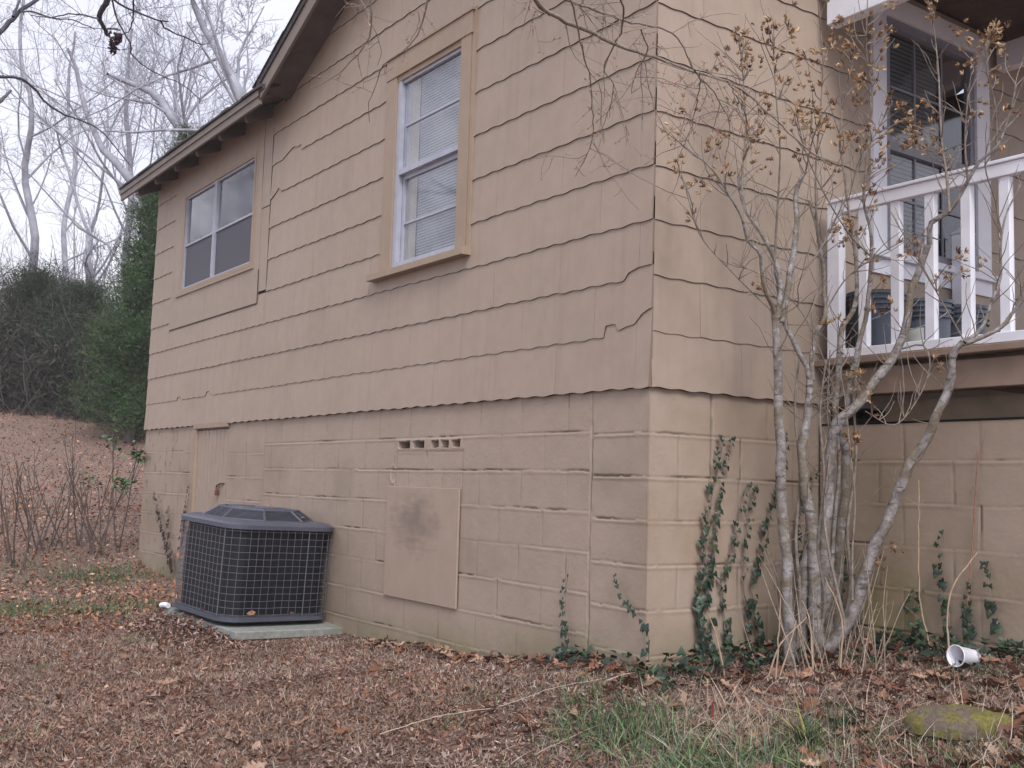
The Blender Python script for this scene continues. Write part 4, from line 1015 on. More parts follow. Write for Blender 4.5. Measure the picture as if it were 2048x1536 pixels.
def far_tree(seed, base, skel, label, levels=3, nch=(9, 7, 5), mat=M_FAR, ratio=.46, minr=.0036, grp='bare trees beyond the house', name='bare_tree'):
    """skel: list of (points, r0, r1) in world space; the first is the trunk"""
    rg = np.random.default_rng(seed); o = empty(name, tuple(base), label, 'tree', grp); b = np.array(base, float)
    tt = Tubes(); tb = Tubes()
    for i, (pts, r0, r1) in enumerate(skel):
        P, r = smooth_poly(np.array(pts)-b, np.linspace(r0, r1, len(pts)), .5)
        P = P+rg.normal(0, .02, P.shape)*np.linspace(0, 1, len(P))[:, None]
        tt.add(P, r, 8); grow(rg, tb, P, r, levels, nch, ratio, .36, .75, .06, .17, .3, minr)
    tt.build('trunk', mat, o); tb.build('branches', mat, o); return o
def sk(d, pts, w0, w1):
    """traced limb: photograph pixels at a chosen distance, each point nudged in depth so the limb has real spread"""
    rg = random.Random(len(pts)*7+int(pts[0][0])); dd = d; P = []
    for u, v in pts: P.append(at(u, v, dd)); dd += rg.uniform(-.03, .03)*d
    return (P, .50*w0*d/FPX/2, .50*w1*d/FPX/2)
def root(d, u, v):
    p = at(u, v, d); return (p[0], p[1], gz1(p[0], p[1])-.1)
b = root(29, 190, 820)
far_tree(1, b, [([b]+sk(29, [(190, 700), (184, 600), (177, 530), (180, 470)], 22, 16)[0], .16, .09), sk(29, [(180, 470), (160, 420), (140, 350), (122, 300), (115, 265), (98, 200), (80, 140), (70, 60)], 13, 3),
                sk(29, [(180, 470), (196, 420), (207, 340), (215, 270), (213, 180), (205, 110), (215, 20)], 13, 3), sk(29, [(184, 560), (225, 500), (260, 400), (262, 300), (255, 200), (270, 120)], 9, 2)],
         'pale forked bare tree rising left of the house, its trunk splitting low', 3, (9, 7, 6), grp='bare trees beyond the house')
b = root(26, 262, 830)
far_tree(2, b, [([b]+sk(26, [(262, 640), (250, 520), (262, 420), (258, 300), (252, 200), (262, 60)], 14, 4)[0], .12, .03), sk(26, [(258, 400), (300, 330), (310, 240), (330, 140), (325, 20)], 8, 2)],
         'slim bare tree just behind the end of the eave', 3, (9, 7, 6))
b = root(24, 380, 830)
far_tree(3, b, [([b]+sk(24, [(372, 560), (330, 470), (250, 345), (200, 290), (165, 205), (155, 140), (135, 95)], 18, 4)[0], .14, .03), sk(24, [(330, 470), (320, 330), (300, 240), (310, 120), (290, 0)], 9, 2)],
         'bare tree behind the house leaning left over the eave', 3, (9, 7, 6))
b = root(22, 470, 830)
far_tree(4, b, [([b]+sk(22, [(450, 500), (400, 330), (350, 240), (310, 190), (262, 165), (215, 150)], 20, 5)[0], .17, .04), sk(22, [(420, 380), (400, 250), (390, 150), (360, 60), (330, -60)], 11, 3)],
         'bare tree with a long arching limb above the rear roof', 3, (9, 7, 6))
b = root(20, 530, 830)
far_tree(5, b, [([b]+sk(20, [(520, 400), (485, 215), (462, 150), (432, 95), (400, 40), (370, -40)], 20, 6)[0], .16, .04), sk(20, [(480, 200), (500, 120), (490, 60), (520, -20)], 9, 3), sk(20, [(462, 150), (440, 60), (455, -30)], 8, 3)],
         'stout bare tree whose limbs show beside the gable rake', 3, (9, 7, 6))
b = root(30, 60, 810)
far_tree(6, b, [([b]+sk(30, [(60, 600), (70, 480), (50, 350), (65, 220), (40, 100), (50, -20)], 14, 4)[0], .15, .03), sk(30, [(66, 450), (20, 340), (-10, 220)], 8, 2), sk(30, [(60, 420), (100, 330), (110, 230)], 7, 2)],
         'bare tree at the far left rising out of the dark thicket', 3, (9, 7, 6))
b = root(33, 130, 810)
far_tree(7, b, [([b]+sk(33, [(135, 600), (128, 450), (150, 330), (135, 200), (150, 60)], 10, 3)[0], .11, .03)], 'thin bare tree far back between the forked tree and the thicket', 3, (10, 7, 6))
b = root(30, 330, 820)
far_tree(8, b, [([b]+sk(30, [(335, 600), (345, 450), (340, 330), (352, 230), (345, 100)], 10, 3)[0], .11, .03), sk(30, [(345, 400), (380, 300), (420, 200)], 6, 2)], 'thin bare tree far back behind the eave', 3, (10, 7, 6))
# trees standing on the open side of the yard (outside the frame, mirrored in the windows)
def gen_tree(seed, x, y, h, label, grp, levels=3):
    z = gz1(x, y)-.1; rg = np.random.default_rng(seed); P = wander(rg, np.array([x, y, z]), np.array([0, 0, 1.]), h, 7, .07, .05)
    sk_ = [(P, .09, .02)]
    for j in range(5):
        i = 2+j % 4; a = rg.uniform(0, 6.28); q = wander(rg, P[i], np.array([math.cos(a), math.sin(a), 1.1]), h*.5, 5, .15, .03); sk_.append((q, .05, .01))
    return far_tree(seed, (x, y, z), sk_, label, levels, (9, 6, 4), M_DKBARK, .45, .006, grp)
for i, (x, y, h, lab) in enumerate([(-17, -11, 12, 'dark bare tree across the yard, nearest the house of the four mirrored in the windows'), (-27, -13, 13, 'dark bare tree farthest left of those mirrored in the windows'), (-11, -16, 12, 'dark bare tree nearest the open lawn side of those mirrored in the windows'), (-30, -22, 14, 'tallest and farthest dark bare tree mirrored in the windows'), (-19, -5.6, 9, 'dark bare tree closest to the small window, mirrored in its panes'), (-26, -8.5, 11, 'dark bare tree behind the one closest to the small window'), (-33, -10.5, 12, 'dark bare tree farthest out along the left edge of the yard')]):
    gen_tree(100+i, x, y, h, lab, 'yard trees seen only as reflections')

# evergreen cedar right against the house and a second behind it
NEED = np.array([(.045, .095, .035), (.065, .130, .045), (.032, .065, .030), (.085, .14, .055), (.095, .11, .055)])
def needle_cloud(rg, C, n, size, pal):
    P = C; d = rg.normal(0, 1, (len(P), 3)); d /= np.linalg.norm(d, axis=1)[:, None]
    t = (np.array([(-.5, 0, 0), (0, .07, 0), (.5, 0, 0.05), (0, -.07, 0)]), np.array([(0, 1, 2, 3)]))
    return scatter('n', t, P, rg.uniform(0, 6.28, len(P)), rg.uniform(-1.2, 1.2, len(P)), rg.uniform(-1.5, 1.5, len(P)), rg.uniform(size*.5, size*1.4, len(P)), pal[rg.integers(0, len(pal), len(P))]*rg.uniform(.7, 1.3, (len(P), 1)), None)
def cedar(seed, x, y, h, rad, label, n=260, pal=NEED, name='cedar_tree'):
    rg = np.random.default_rng(seed); z = gz1(x, y)-.1; o = empty(name, (x, y, z), label, 'tree', 'evergreens at the edge of the woods')
    tt = Tubes(); P = wander(rg, np.zeros(3), np.array([0, 0, 1.]), h, 8, .03, .05); tt.add(P, np.linspace(.11, .02, len(P)), 7)
    V = []
    for k in range(n):
        t = rg.uniform(.03, .98); p = np.array([np.interp(t*8, range(9), P[:, i]) for i in range(3)])
        L = rad*(1-t)**.55*rg.uniform(.3, 1.45)+.12; a = rg.uniform(0, 6.28); d = np.array([math.cos(a), math.sin(a), rg.uniform(.1, .9)])
        q = wander(rg, p, d, L, 5, .12, .04); tt.add(q, np.linspace(.018, .004, len(q)), 3)
        m = int(90+170*L); s = rg.uniform(.25, 1.05, m); c = np.stack([np.interp(s*5, range(6), q[:, i]) for i in range(3)], 1)+rg.normal(0, .05+.075*L, (m, 3)); V.append(c)
    tt.build('trunk', M_BRUSH, o); combine('crown', [needle_cloud(rg, np.concatenate(V), 0, .085, pal)], M_NEED, o); return o
c_ = at(262, 800, 20); cedar(21, c_[0], c_[1], 5.0, .85, 'green cedar crowded against the left end of the house', 300)
c_ = at(345, 700, 20.5); cedar(22, c_[0], c_[1], 6.2, 1.3, 'darker cedar mostly hidden behind the left end of the house', 240)
c_ = at(60, 800, 24); cedar(23, c_[0], c_[1], 2.9, 1.8, 'low olive evergreen deep in the thicket at the far left', 260, np.array([(.04, .055, .035), (.06, .07, .045), (.03, .035, .03), (.075, .075, .05)]), 'evergreen_bush')
c_ = at(160, 790, 23.5); cedar(24, c_[0], c_[1], 2.7, 1.4, 'vine-smothered evergreen between the thicket and the bright cedar', 260, np.array([(.055, .075, .05), (.08, .09, .065), (.04, .045, .038), (.07, .10, .05)]), 'evergreen_bush')
# thicket and far wood
def thicket():
    rg = np.random.default_rng(9); tb = Tubes()
    for k in range(900):
        u = rg.uniform(-160, 330); d = rg.uniform(21.5, 34); p = at(u, 800, d); x, y = p[0], p[1]; z = gz1(x, y)-.05
        h = rg.uniform(.8, 3.6) if d < 26 else rg.uniform(1.5, 4.6)
        c = wander(rg, np.array([x, y, z]), np.array([rg.normal(0, .5), rg.normal(0, .5), 1]), h, 6, .28, -.02); tb.add(c, np.linspace(rg.uniform(.008, .022), .005, 7), 4)
        for j in range(5):
            q = wander(rg, c[rg.integers(1, 6)], rg.normal(0, 1, 3)+np.array([0, 0, .2]), h*.45, 4, .35, -.03); tb.add(q, np.linspace(.006, .004, 5), 3)
    o = tb.build('thicket', simple('thicket_stems', (.075, .065, .06), .9, .4, 2)); tag(o, 'dark tangled thicket of brush and vines along the edge of the woods', 'thicket', kind='stuff')
    n = 90000; u = rg.uniform(-170, 330, n); d = rg.uniform(21.5, 36, n); P = CAM+d[:, None]*(FW+RT*((u-1024)/FPX)[:, None]); z = gz(P[:, 0], P[:, 1])
    hh = .9+2.3*fbm(P[:, 0]*.5, P[:, 1]*.5, 6, 3); zz = z+rg.random(n)**1.1*hh
    pal = np.array([(.045, .042, .036), (.065, .055, .045), (.035, .033, .03), (.055, .062, .045), (.08, .065, .055), (.04, .055, .036)])
    v = needle_cloud(rg, np.stack([P[:, 0], P[:, 1], zz], 1), 0, .17, pal)
    o = combine('brush_foliage', [v], M_LEAF); tag(o, 'dark withered leaves clinging to the tangled brush', 'brush', kind='stuff')
thicket()
def far_wood():
    rg = np.random.default_rng(19); tb = Tubes()
    for k in range(80):
        u = rg.uniform(-250, 700); d = rg.uniform(38, 62); p = at(u, 700, d); x, y = p[0], p[1]; z = gz1(x, y)-.1; h = rg.uniform(5, 9.5)
        c = wander(rg, np.array([x, y, z]), np.array([0, 0, 1.]), h, 7, .08, .05); R_ = np.linspace(.055, .010, 8); tb.add(c, R_, 5)
        grow(rg, tb, c, R_, 2, (9, 6), .33, .35, .7, .07, .17, .25, .006, (5, 3, 3), ntw=4)
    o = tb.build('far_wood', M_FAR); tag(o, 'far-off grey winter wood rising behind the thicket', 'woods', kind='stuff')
far_wood()

# bare shrubs on the slope left of the house
def bare_shrub(seed, u, v, d, n, h, label, green=0):
    rg = np.random.default_rng(seed); p = at(u, v, d); x, y = p[0], p[1]; z = gz1(x, y)-.03
    o = empty('bare_shrub', (x, y, z), label, 'shrub', 'bare shrubs left of the house'); tb = Tubes(); tips = []
    for k in range(n):
        a = rg.uniform(0, 6.28); q = wander(rg, np.array([rg.normal(0, .10), rg.normal(0, .10), 0]), np.array([math.cos(a)*.38, math.sin(a)*.38, 1]), h*rg.uniform(.6, 1.15), 7, .045, .02)
        R_ = np.linspace(.009, .003, 8); tb.add(q, R_, 5); grow(rg, tb, q, R_, 1, (5, 3), .28, .55, .5, .12, .1, .35, .0026, (5, 4, 3)); tips.append(q[-1])
    tb.build('stems', simple('dark_stems', (.10, .075, .065), .9, .3, 20), o)
    if green:
        C = np.concatenate([np.array(t)+rg.normal(0, .055, (green, 3)) for t in tips[:2]])
        V, F, T = scatter('x', LT[0], C, rg.uniform(0, 6.28, len(C)), rg.normal(0, .5, len(C)), rg.normal(0, .5, len(C)), rg.uniform(.04, .07, len(C)), pick(GRN, len(C)), None)
        mesh_np('foliage', V, F, M_GREEN, o, tint=T)
bare_shrub(31, 20, 1075, 10.6, 6, 1.15, 'bare shrub at the left edge with tall dark stems')
bare_shrub(32, 95, 1062, 11.2, 9, .95, 'bare shrub second from the left edge, thin upright stems')
bare_shrub(33, 150, 1055, 11.4, 9, 1.15, 'bare twiggy shrub in the middle of the row left of the house', 30)
bare_shrub(34, 195, 1060, 11.2, 8, 1.2, 'bare shrub nearest the house with a few green leaves at its tips', 60)

# ---- pale multi-trunked shrub with dry seed pods in front of the porch
def seed_shrub():
    rg = np.random.default_rng(77)
    bp = at(1630, 1335, 5.0); zb = gz1(bp[0], bp[1]); base = np.array([bp[0], bp[1], zb])
    o = empty('seed_pod_shrub', tuple(base), 'tall pale-barked shrub with several bare trunks and dry tan seed pods by the porch', 'shrub')
    nodes = []; tt = Tubes(); tw = Tubes()
    def limb(pts, w0, w1, d0, d1, step=.035, knots=True):
        n = len(pts); P = np.array([at(u, v, d0+(d1-d0)*i/(n-1)) for i, (u, v) in enumerate(pts)])
        P, r = smooth_poly(P, np.linspace(w0, w1, n)*((d0+d1)/2)/FPX/2, step)
        if knots: q_ = np.arange(len(r)); r = r*.74*(1+.035*np.sin(q_*.9+w0)+.10*(rg.random(len(r)) < .09)+rg.normal(0, .02, len(r))); P = P+np.stack([np.interp(q_, q_[::3], rg.normal(0, .004, len(q_[::3]))) for _ in range(3)], 1)
        (tt if w0 > 9 else tw).add(P-base, r, 10 if w0 > 9 else 6)
        for q, rr in zip(P, r): nodes.append((q, rr))
        return P, r
    limb([(1583, 1345), (1577, 1250), (1572, 1180), (1570, 1100), (1565, 1000), (1562, 900), (1560, 800), (1555, 700), (1551, 630)], 34, 22, 5.0, 4.95)
    limb([(1551, 640), (1543, 610), (1534, 590), (1525, 537), (1519, 505), (1497, 480), (1485, 440), (1464, 398), (1428, 343), (1373, 296), (1312, 245)], 14, 2, 4.95, 4.6)
    limb([(1552, 640), (1560, 600), (1563, 575), (1556, 535), (1534, 486), (1519, 456), (1497, 431), (1483, 391), (1478, 352)], 17, 9, 4.95, 5.05)
    limb([(1562, 645), (1577, 580), (1582, 530), (1588, 475), (1592, 438), (1590, 387), (1604, 350)], 20, 12, 4.97, 5.0)
    limb([(1642, 1345), (1632, 1220), (1628, 1120), (1622, 1048), (1612, 975), (1605, 902), (1614, 829), (1621, 760)], 40, 19, 5.05, 5.1)
    limb([(1621, 760), (1612, 730), (1599, 712), (1577, 668), (1567, 635), (1562, 590), (1550, 545)], 16, 10, 5.1, 5.0)
    limb([(1621, 760), (1625, 704), (1631, 664), (1650, 624), (1647, 573), (1642, 500), (1629, 438), (1618, 400)], 15, 8, 5.1, 5.25)
    limb([(1660, 1345), (1650, 1230), (1645, 1120), (1655, 1000), (1662, 920), (1672, 850), (1702, 821), (1731, 788), (1775, 734), (1793, 701), (1808, 664), (1822, 591), (1840, 537), (1858, 490)], 38, 17, 5.15, 5.0)
    limb([(1858, 490), (1864, 446), (1899, 424), (1921, 394), (1936, 365), (1960, 325), (1994, 292), (2016, 241), (2034, 170)], 16, 4, 5.0, 4.7)
    limb([(1680, 1330), (1672, 1220), (1680, 1090), (1690, 980), (1690, 900), (1672, 865), (1672, 792), (1680, 719), (1683, 657), (1702, 628), (1713, 573), (1709, 500), (1700, 440)], 30, 8, 5.25, 5.3)
    limb([(1690, 850), (1702, 756), (1713, 704), (1727, 657), (1738, 591), (1742, 511), (1740, 456), (1727, 402), (1735, 330)], 17, 6, 5.2, 5.3)
    limb([(1660, 1300), (1702, 1232), (1731, 1148), (1764, 1060), (1795, 982), (1822, 931), (1855, 876), (1873, 829), (1892, 778), (1903, 748), (1908, 712), (1930, 685)], 36, 17, 5.0, 4.7)
    limb([(1930, 685), (1968, 672), (2005, 653), (2030, 624), (2058, 580)], 14, 8, 4.7, 4.6)
    limb([(1930, 685), (1954, 664), (1972, 635), (1983, 602), (2001, 547), (2003, 475), (2016, 420), (2040, 370)], 12, 4, 4.7, 4.8)
    limb([(2016, 640), (2040, 600), (2050, 540)], 6, 3, 4.65, 4.6)
    limb([(1600, 1345), (1606, 1230), (1612, 1130), (1622, 1040)], 34, 26, 5.1, 5.1)
    # long upright whips
    for pts, w0 in (([(1899, 424), (1893, 350), (1884, 290), (1880, 219), (1877, 146), (1870, 73), (1862, 15)], 6), ([(1640, 500), (1632, 420), (1632, 330), (1640, 230), (1646, 130), (1642, 60)], 5), ([(1550, 545), (1552, 470), (1556, 400), (1560, 300), (1552, 190), (1545, 70)], 6),
                    ([(1484, 391), (1486, 330), (1492, 250), (1488, 180), (1480, 90)], 5), ([(1727, 402), (1735, 300), (1745, 200), (1733, 100), (1735, 0)], 5), ([(1610, 350), (1625, 280), (1640, 240)], 4), ([(1608, 540), (1640, 500), (1680, 420), (1720, 330), (1760, 250), (1785, 205)], 5),
                    ([(1700, 440), (1690, 360), (1680, 280), (1690, 190), (1705, 130)], 5), ([(1994, 292), (1990, 210), (1975, 150), (1968, 90)], 5), ([(1936, 365), (1930, 290), (1935, 200), (1942, 150)], 5), ([(2003, 475), (1990, 400), (1970, 330), (1985, 250)], 4),
                    ([(1650, 624), (1690, 560), (1740, 520), (1790, 490), (1840, 470), (1880, 480)], 3.5), ([(1672, 792), (1640, 700), (1600, 620), (1540, 560), (1465, 525)], 3), ([(1565, 640), (1520, 600), (1460, 540), (1400, 470), (1372, 380)], 3), ([(1793, 701), (1845, 690), (1860, 730), (1840, 790), (1790, 850), (1730, 822)], 4),
                    ([(1705, 1200), (1705, 1100), (1710, 1000), (1700, 900), (1690, 800), (1680, 740)], 5), ([(1690, 1250), (1650, 1050), (1660, 900), (1655, 820), (1660, 700)], 7), ([(1930, 685), (1860, 560), (1830, 500), (1800, 440)], 3), ([(1740, 511), (1700, 470), (1650, 390), (1610, 300), (1590, 210)], 4)):
        limb(pts, w0, 1.8, 5.0+rg.uniform(-.2, .25), 4.95+rg.uniform(-.35, .35), .04, False)
    for pts, w0 in (([(1590, 1340), (1600, 1200), (1592, 1080), (1600, 950), (1590, 820), (1600, 700)], 9), ([(1640, 1330), (1660, 1180), (1668, 1050), (1678, 930), (1668, 800)], 12), ([(1665, 1330), (1700, 1180), (1695, 1060), (1712, 920), (1708, 800), (1722, 690)], 9), ([(1620, 1340), (1650, 1210), (1636, 1100), (1648, 960), (1640, 830), (1652, 720)], 8), ([(1600, 1330), (1560, 1210), (1548, 1130), (1500, 1060)], 4), ([(1690, 1310), (1740, 1170), (1752, 1110), (1775, 1095)], 5)):
        limb(pts, w0, w0*.45, 5.05+rg.uniform(-.1, .15), 5.15+rg.uniform(-.1, .1), .04, False)
    NP = np.array([q for q, r in nodes]); 
    def pr_(q):
        d = q-CAM; z = d@FW; return 1024+FPX*(d@RT)/z, 768-FPX*(d@UP)/z, z
    UVN = np.array([pr_(q) for q in NP])
    raw = [(960,20),(650,140),(680,205),(490,220),(770,210),(510,290),(375,345),(850,330),(920,320),(985,240),(970,220),(700,300),(1090,180),(1080,250),(1140,300),(1300,160),(1205,140),(1085,360),(1110,480),(1155,440),(1010,545),(1170,560),(1300,30),(1530,20),(1555,60),(1245,375),(1270,275),(1320,540),(1490,560),(1390,650),(1555,650),(1460,740),(1530,790),(1340,700),(1450,690),(1280,750),(1200,700),(1215,770),(1150,730),(1060,750),(1260,870),(1300,920),(1220,920),(1195,1050),(1680,190),(1760,240),(1870,210),(1905,245),(1950,290),(1890,410),(1840,450),(1800,590),(1750,650),(1925,600),(1930,800),(1660,860),(470,560),(600,610),(620,540),(790,620),(830,640),(870,690),(950,660),(230,590),(120,720),(410,740),(520,710),(560,770),(150,890),(420,940),(210,1010),(240,1170),(365,810),(610,900),(840,800),(800,860),(950,890),(900,480),(770,710),(1010,955),(1230,1150),(1130,1290),(1010,1280),(1195,1395),(1690,1410),(1805,1450),(1480,1360),(2025,620),(545,340),(520,240),(790,420),(730,460),(600,700),(630,740),(480,200),(560,345),(960,640),(905,690),(1035,770),(1370,600),(1420,770),(1500,800),(1850,230),(1330,170),(540,330),(1420,720),(1545,770),(1060,1250),(1100,1270)]
    raw2 = [(1625,160),(1300,330),(1265,180),(1200,330),(1030,380),(1150,690),(1140,770),(1120,700),(1225,825),(1215,910),(1020,895),(1090,1030),(1105,1060),(1580,630),(590,170),(1410,10)]
    pods = [(1300+x*.3652, y*.3652) for x, y in raw]+[(1300+x*.3652, 500+y*.3652) for x, y in raw2]+[(1770, 1100), (1755, 1125)]
    pods += [(u+rg.normal(0, 17), v+rg.normal(0, 17)) for u, v in pods if rg.random() < .22]
    PT = []
    for u, v in pods:
        m = (UVN[:, 1] > v+25); cost = np.hypot(UVN[:, 0]-u, UVN[:, 1]-v)*(1+.6*rg.random(len(UVN))); cost[~m] += 300
        i = int(np.argmin(cost)); d = UVN[i, 2]+rg.uniform(-.12, .12); tip = at(u, v, d); q = NP[i]; mid = (q+tip)/2+rg.normal(0, .03, 3)*np.linalg.norm(tip-q)*2
        c, r = smooth_poly([q, mid, tip], [.0032, .0025, .0018], .03); tw.add(c-base, r, 4); PT.append((tip, tip-mid))
        if rg.random() < .5: nodes.append((mid, .002))
    # fine side twigs
    for k in range(620):
        i = rg.integers(0, len(NP)); 
        if UVN[i, 1] > 850 and rg.random() < .8: continue
        a = rg.normal(0, 1, 3); a[2] = abs(a[2])+.6; c = wander(rg, NP[i], a, rg.uniform(.06, .34), 6, .14, .05); tw.add(c-base, np.linspace(.0028, .0011, 7), 4)
        pass
    ds = Tubes()      # dead upright suckers and litter-caught stalks round the foot
    for k in range(46):
        a = rg.uniform(0, 6.28); q0 = np.array([rg.normal(0, .20), rg.normal(.02, .13), -.03]); c = wander(rg, q0, np.array([.28*math.cos(a), .28*math.sin(a), 1]), rg.uniform(.12, .62), 6, .07, .0); ds.add(c, np.linspace(rg.uniform(.0018, .0038), .0012, 7), 5)
    ds.build('dead_suckers', simple('sucker_bark', (.33, .26, .20), .85, .35, 40), o)
    tt.build('trunk', M_BARK, o); tw.build('branches', M_TWIG, o)
    pal = np.array([(.36, .22, .11), (.45, .29, .16), (.25, .14, .07), (.55, .40, .25), (.17, .09, .055)])
    TVp = np.array([(0, 0, 0), (.35, .14, .10), (.35, -.14, .10), (.38, 0, .02), (.8, .10, .26), (.8, -.10, .26), (1.0, 0, .36)]); TFp = np.array([(0, 3, 1), (0, 2, 3), (3, 4, 1), (3, 2, 5), (3, 6, 4), (3, 5, 6)])
    V = []; F = []; T = []; b = 0
    for tip, dr in PT:
        nc = rg.integers(3, 7) if rg.random() < .6 else rg.integers(6, 12)
        for c in range(nc):
            cc = tip-base+rg.normal(0, .0085*math.sqrt(nc), 3); ax = dr/np.linalg.norm(dr)+rg.normal(0, .6, 3); ax /= np.linalg.norm(ax)
            t = rg.normal(0, 1, 3); t -= ax*(t@ax); t /= np.linalg.norm(t); b2 = np.cross(ax, t); s = rg.uniform(.018, .031); col = pal[rg.integers(0, 5)]*rg.uniform(.75, 1.2)
            for k in range(5):
                a = 1.2566*k+rg.normal(0, .15); e = math.cos(a)*t+math.sin(a)*b2; op = rg.uniform(.5, 1.1); X_ = ax*math.cos(op)+e*math.sin(op); Z_ = ax*math.sin(op)-e*math.cos(op); Y_ = np.cross(Z_, X_)
                V.append(cc+s*(TVp[:, :1]*X_+TVp[:, 1:2]*Y_+TVp[:, 2:3]*Z_)); F.append(TFp+b); b += 7; T.append(np.repeat((col*rg.uniform(.8, 1.2))[None], 7, 0))
    so_ = mesh_np('seed_pods', np.concatenate(V), np.concatenate(F), M_LEAF, o, tint=np.concatenate(T))
seed_shrub()

# ---- budding branches reaching in from a tree above the camera's right
def bud_branch(seed, limbs, label, d0, d1, twigs=4, budp=.9, mat=M_TWIG, name='tree_branch', grp='branches hanging into view', tl=.35, red=True, wscale=1):
    rg = np.random.default_rng(seed); b0 = at(*limbs[0][0][0], d0); o = empty(name, tuple(b0), label, 'branch', grp)
    tb = Tubes(); tips = []
    for pts, w0, w1 in limbs:
        n = len(pts); P = np.array([at(u, v, d0+(d1-d0)*i/max(1, n-1)) for i, (u, v) in enumerate(pts)])-b0
        P, r = smooth_poly(P, np.linspace(w0, w1, n)*d0/FPX/2, .04); P = P+rg.normal(0, .002, P.shape); tb.add(P, r, 6)
        L = np.sum(np.linalg.norm(np.diff(P, axis=0), axis=1)); k = int(max(2, twigs*L/tl)) if twigs else 0
        for j in range(k):
            i = rg.integers(1, len(P)-1); a = rg.normal(0, 1, 3); T = P[i+1]-P[i]; T /= np.linalg.norm(T); a = a*.8+T*.9+np.array([0, 0, -.15]); c = wander(rg, P[i], a, tl*rg.uniform(.3, 1.0), 6, .16, .0)
            tb.add(c, np.linspace(.0019, .0008, 7), 4)
            for q in c[2:]: tips.append(q)
            for jj in range(3):
                c2 = wander(rg, c[rg.integers(1, 6)], rg.normal(0, 1, 3)+T*.5, tl*rg.uniform(.12, .45), 4, .16, .0); tb.add(c2, np.linspace(.0012, .0007, 5), 3); tips += list(c2[1:])
    tb.build('twigs', mat, o)
    if red:
        tips = [t for t in tips if rg.random() < budp*.42]
        P = np.array(tips); n = len(P); P = np.repeat(P, 2, 0)+rg.normal(0, .003, (2*n, 3))
        t = (np.array([(0, 0, 0), (.5, .22, .0), (1, 0, 0), (.5, -.22, 0), (.5, 0, .22)]), np.array([(0, 1, 4), (1, 2, 4), (2, 3, 4), (3, 0, 4)]))
        pal = np.array([(.40, .17, .12), (.48, .25, .20), (.30, .13, .11)])
        V, F, T = scatter('b', t, P, rg.uniform(0, 6.28, 2*n), rg.uniform(-1.5, 1.5, 2*n), rg.uniform(-1, 1, 2*n), rg.uniform(.007, .013, 2*n), pal[rg.integers(0, 3, 2*n)], None)
        mesh_np('buds', V, F, M_LEAF, o, tint=T)
    return o
bud_branch(1, [([(1020, -60), (1072, 0), (1085, 17), (1130, 42), (1181, 65), (1240, 92), (1300, 112), (1388, 142), (1457, 164), (1497, 190), (1537, 226), (1607, 292), (1660, 330)], 11, 3),
               ([(1095, -40), (1133, 0), (1200, 22), (1249, 41), (1300, 51), (1337, 62), (1366, 91), (1386, 139)], 7, 3),
               ([(1140, 0), (1155, 50), (1165, 110), (1181, 154), (1184, 222), (1187, 260), (1178, 300), (1150, 352)], 4, 1.5),
               ([(1232, -20), (1246, 20), (1242, 65), (1215, 113), (1208, 144), (1225, 167), (1219, 236)], 5, 1.5), ([(1280, 60), (1295, 100), (1270, 150), (1262, 190)], 3.5, 1.5), ([(1400, 145), (1395, 200), (1380, 260), (1350, 330)], 3, 1.2), ([(1388, 142), (1430, 190), (1460, 250), (1450, 320)], 3.5, 1.2), ([(1457, 164), (1490, 230), (1495, 300)], 3, 1.2)],
           'grey lichen-spotted branch with red buds crossing above the house corner', 3.6, 4.4, 3.1)
bud_branch(2, [([(735, -50), (740, 0), (743, 55), (728, 95), (700, 125), (675, 150), (620, 178)], 5, 1.5), ([(856, -40), (856, 0), (846, 44), (815, 97), (767, 130), (755, 160), (737, 212), (738, 245)], 4.5, 1.5), ([(705, -30), (760, 90), (756, 130)], 2, 1)],
           'thin budding twigs hanging in front of the gable above the tall window', 3.8, 4.1, 2.0)
bud_branch(3, [([(230, -60), (215, 0), (203, 20), (199, 39), (211, 59), (213, 70)], 14, 8), ([(222, -20), (228, 20), (244, 59), (262, 88), (263, 107), (280, 125), (320, 150), (366, 170), (400, 200)], 4, 2), ([(220, -20), (228, 0), (273, 25), (316, 41), (336, 43)], 5, 3),
               ([(320, 42), (336, 60), (370, 75), (400, 88), (420, 86)], 4, 2), ([(266, -20), (267, 20), (266, 39), (260, 60), (242, 71)], 4, 2), ([(211, 59), (225, 57), (240, 60)], 5, 3), ([(199, 39), (170, 30), (146, 28), (100, 34), (60, 30)], 4, 2)],
           'dark crooked branch with shrivelled leaves hanging in at the top left', 5.5, 6.0, 3, mat=M_DKBARK, tl=.7, red=False)
bud_branch(4, [([(-40, 115), (0, 66), (29, 33), (45, 18), (74, 0), (110, -30)], 12, 7), ([(25, 33), (39, 0), (50, -40)], 6, 4), ([(39, 24), (68, 24), (109, 37), (146, 40), (190, 60)], 4, 2)],
           'dark branch slanting up across the top left corner of the view', 6.5, 7.0, 3, mat=M_DKBARK, tl=.8, red=False)
bud_branch(5, [([(-60, 150), (0, 153), (39, 156), (68, 176), (92, 205), (125, 228), (148, 236), (200, 260), (260, 330)], 7, 2.5), ([(-20, 215), (2, 201), (21, 182)], 9, 6)],
           'long dark twig curving in from the left edge below the slanting branch', 7.5, 8.5, 3, mat=M_DKBARK, tl=.8, red=False)
pl_ = at(232, 85, 5.7); n = 16; C = pl_+np.random.default_rng(3).normal(0, .022, (n, 3)); rr_ = np.random.default_rng(4)
V, F, T = scatter('d', oak_t(3, .9), C, rr_.uniform(0, 6.28, n), rr_.normal(1.2, .5, n), rr_.normal(0, .9, n), rr_.uniform(.04, .075, n), np.tile(np.array([(.06, .035, .045)]), (n, 1)), None)
br3 = [o for o in bpy.data.objects if o.get('label', '').startswith('dark crooked')][0]
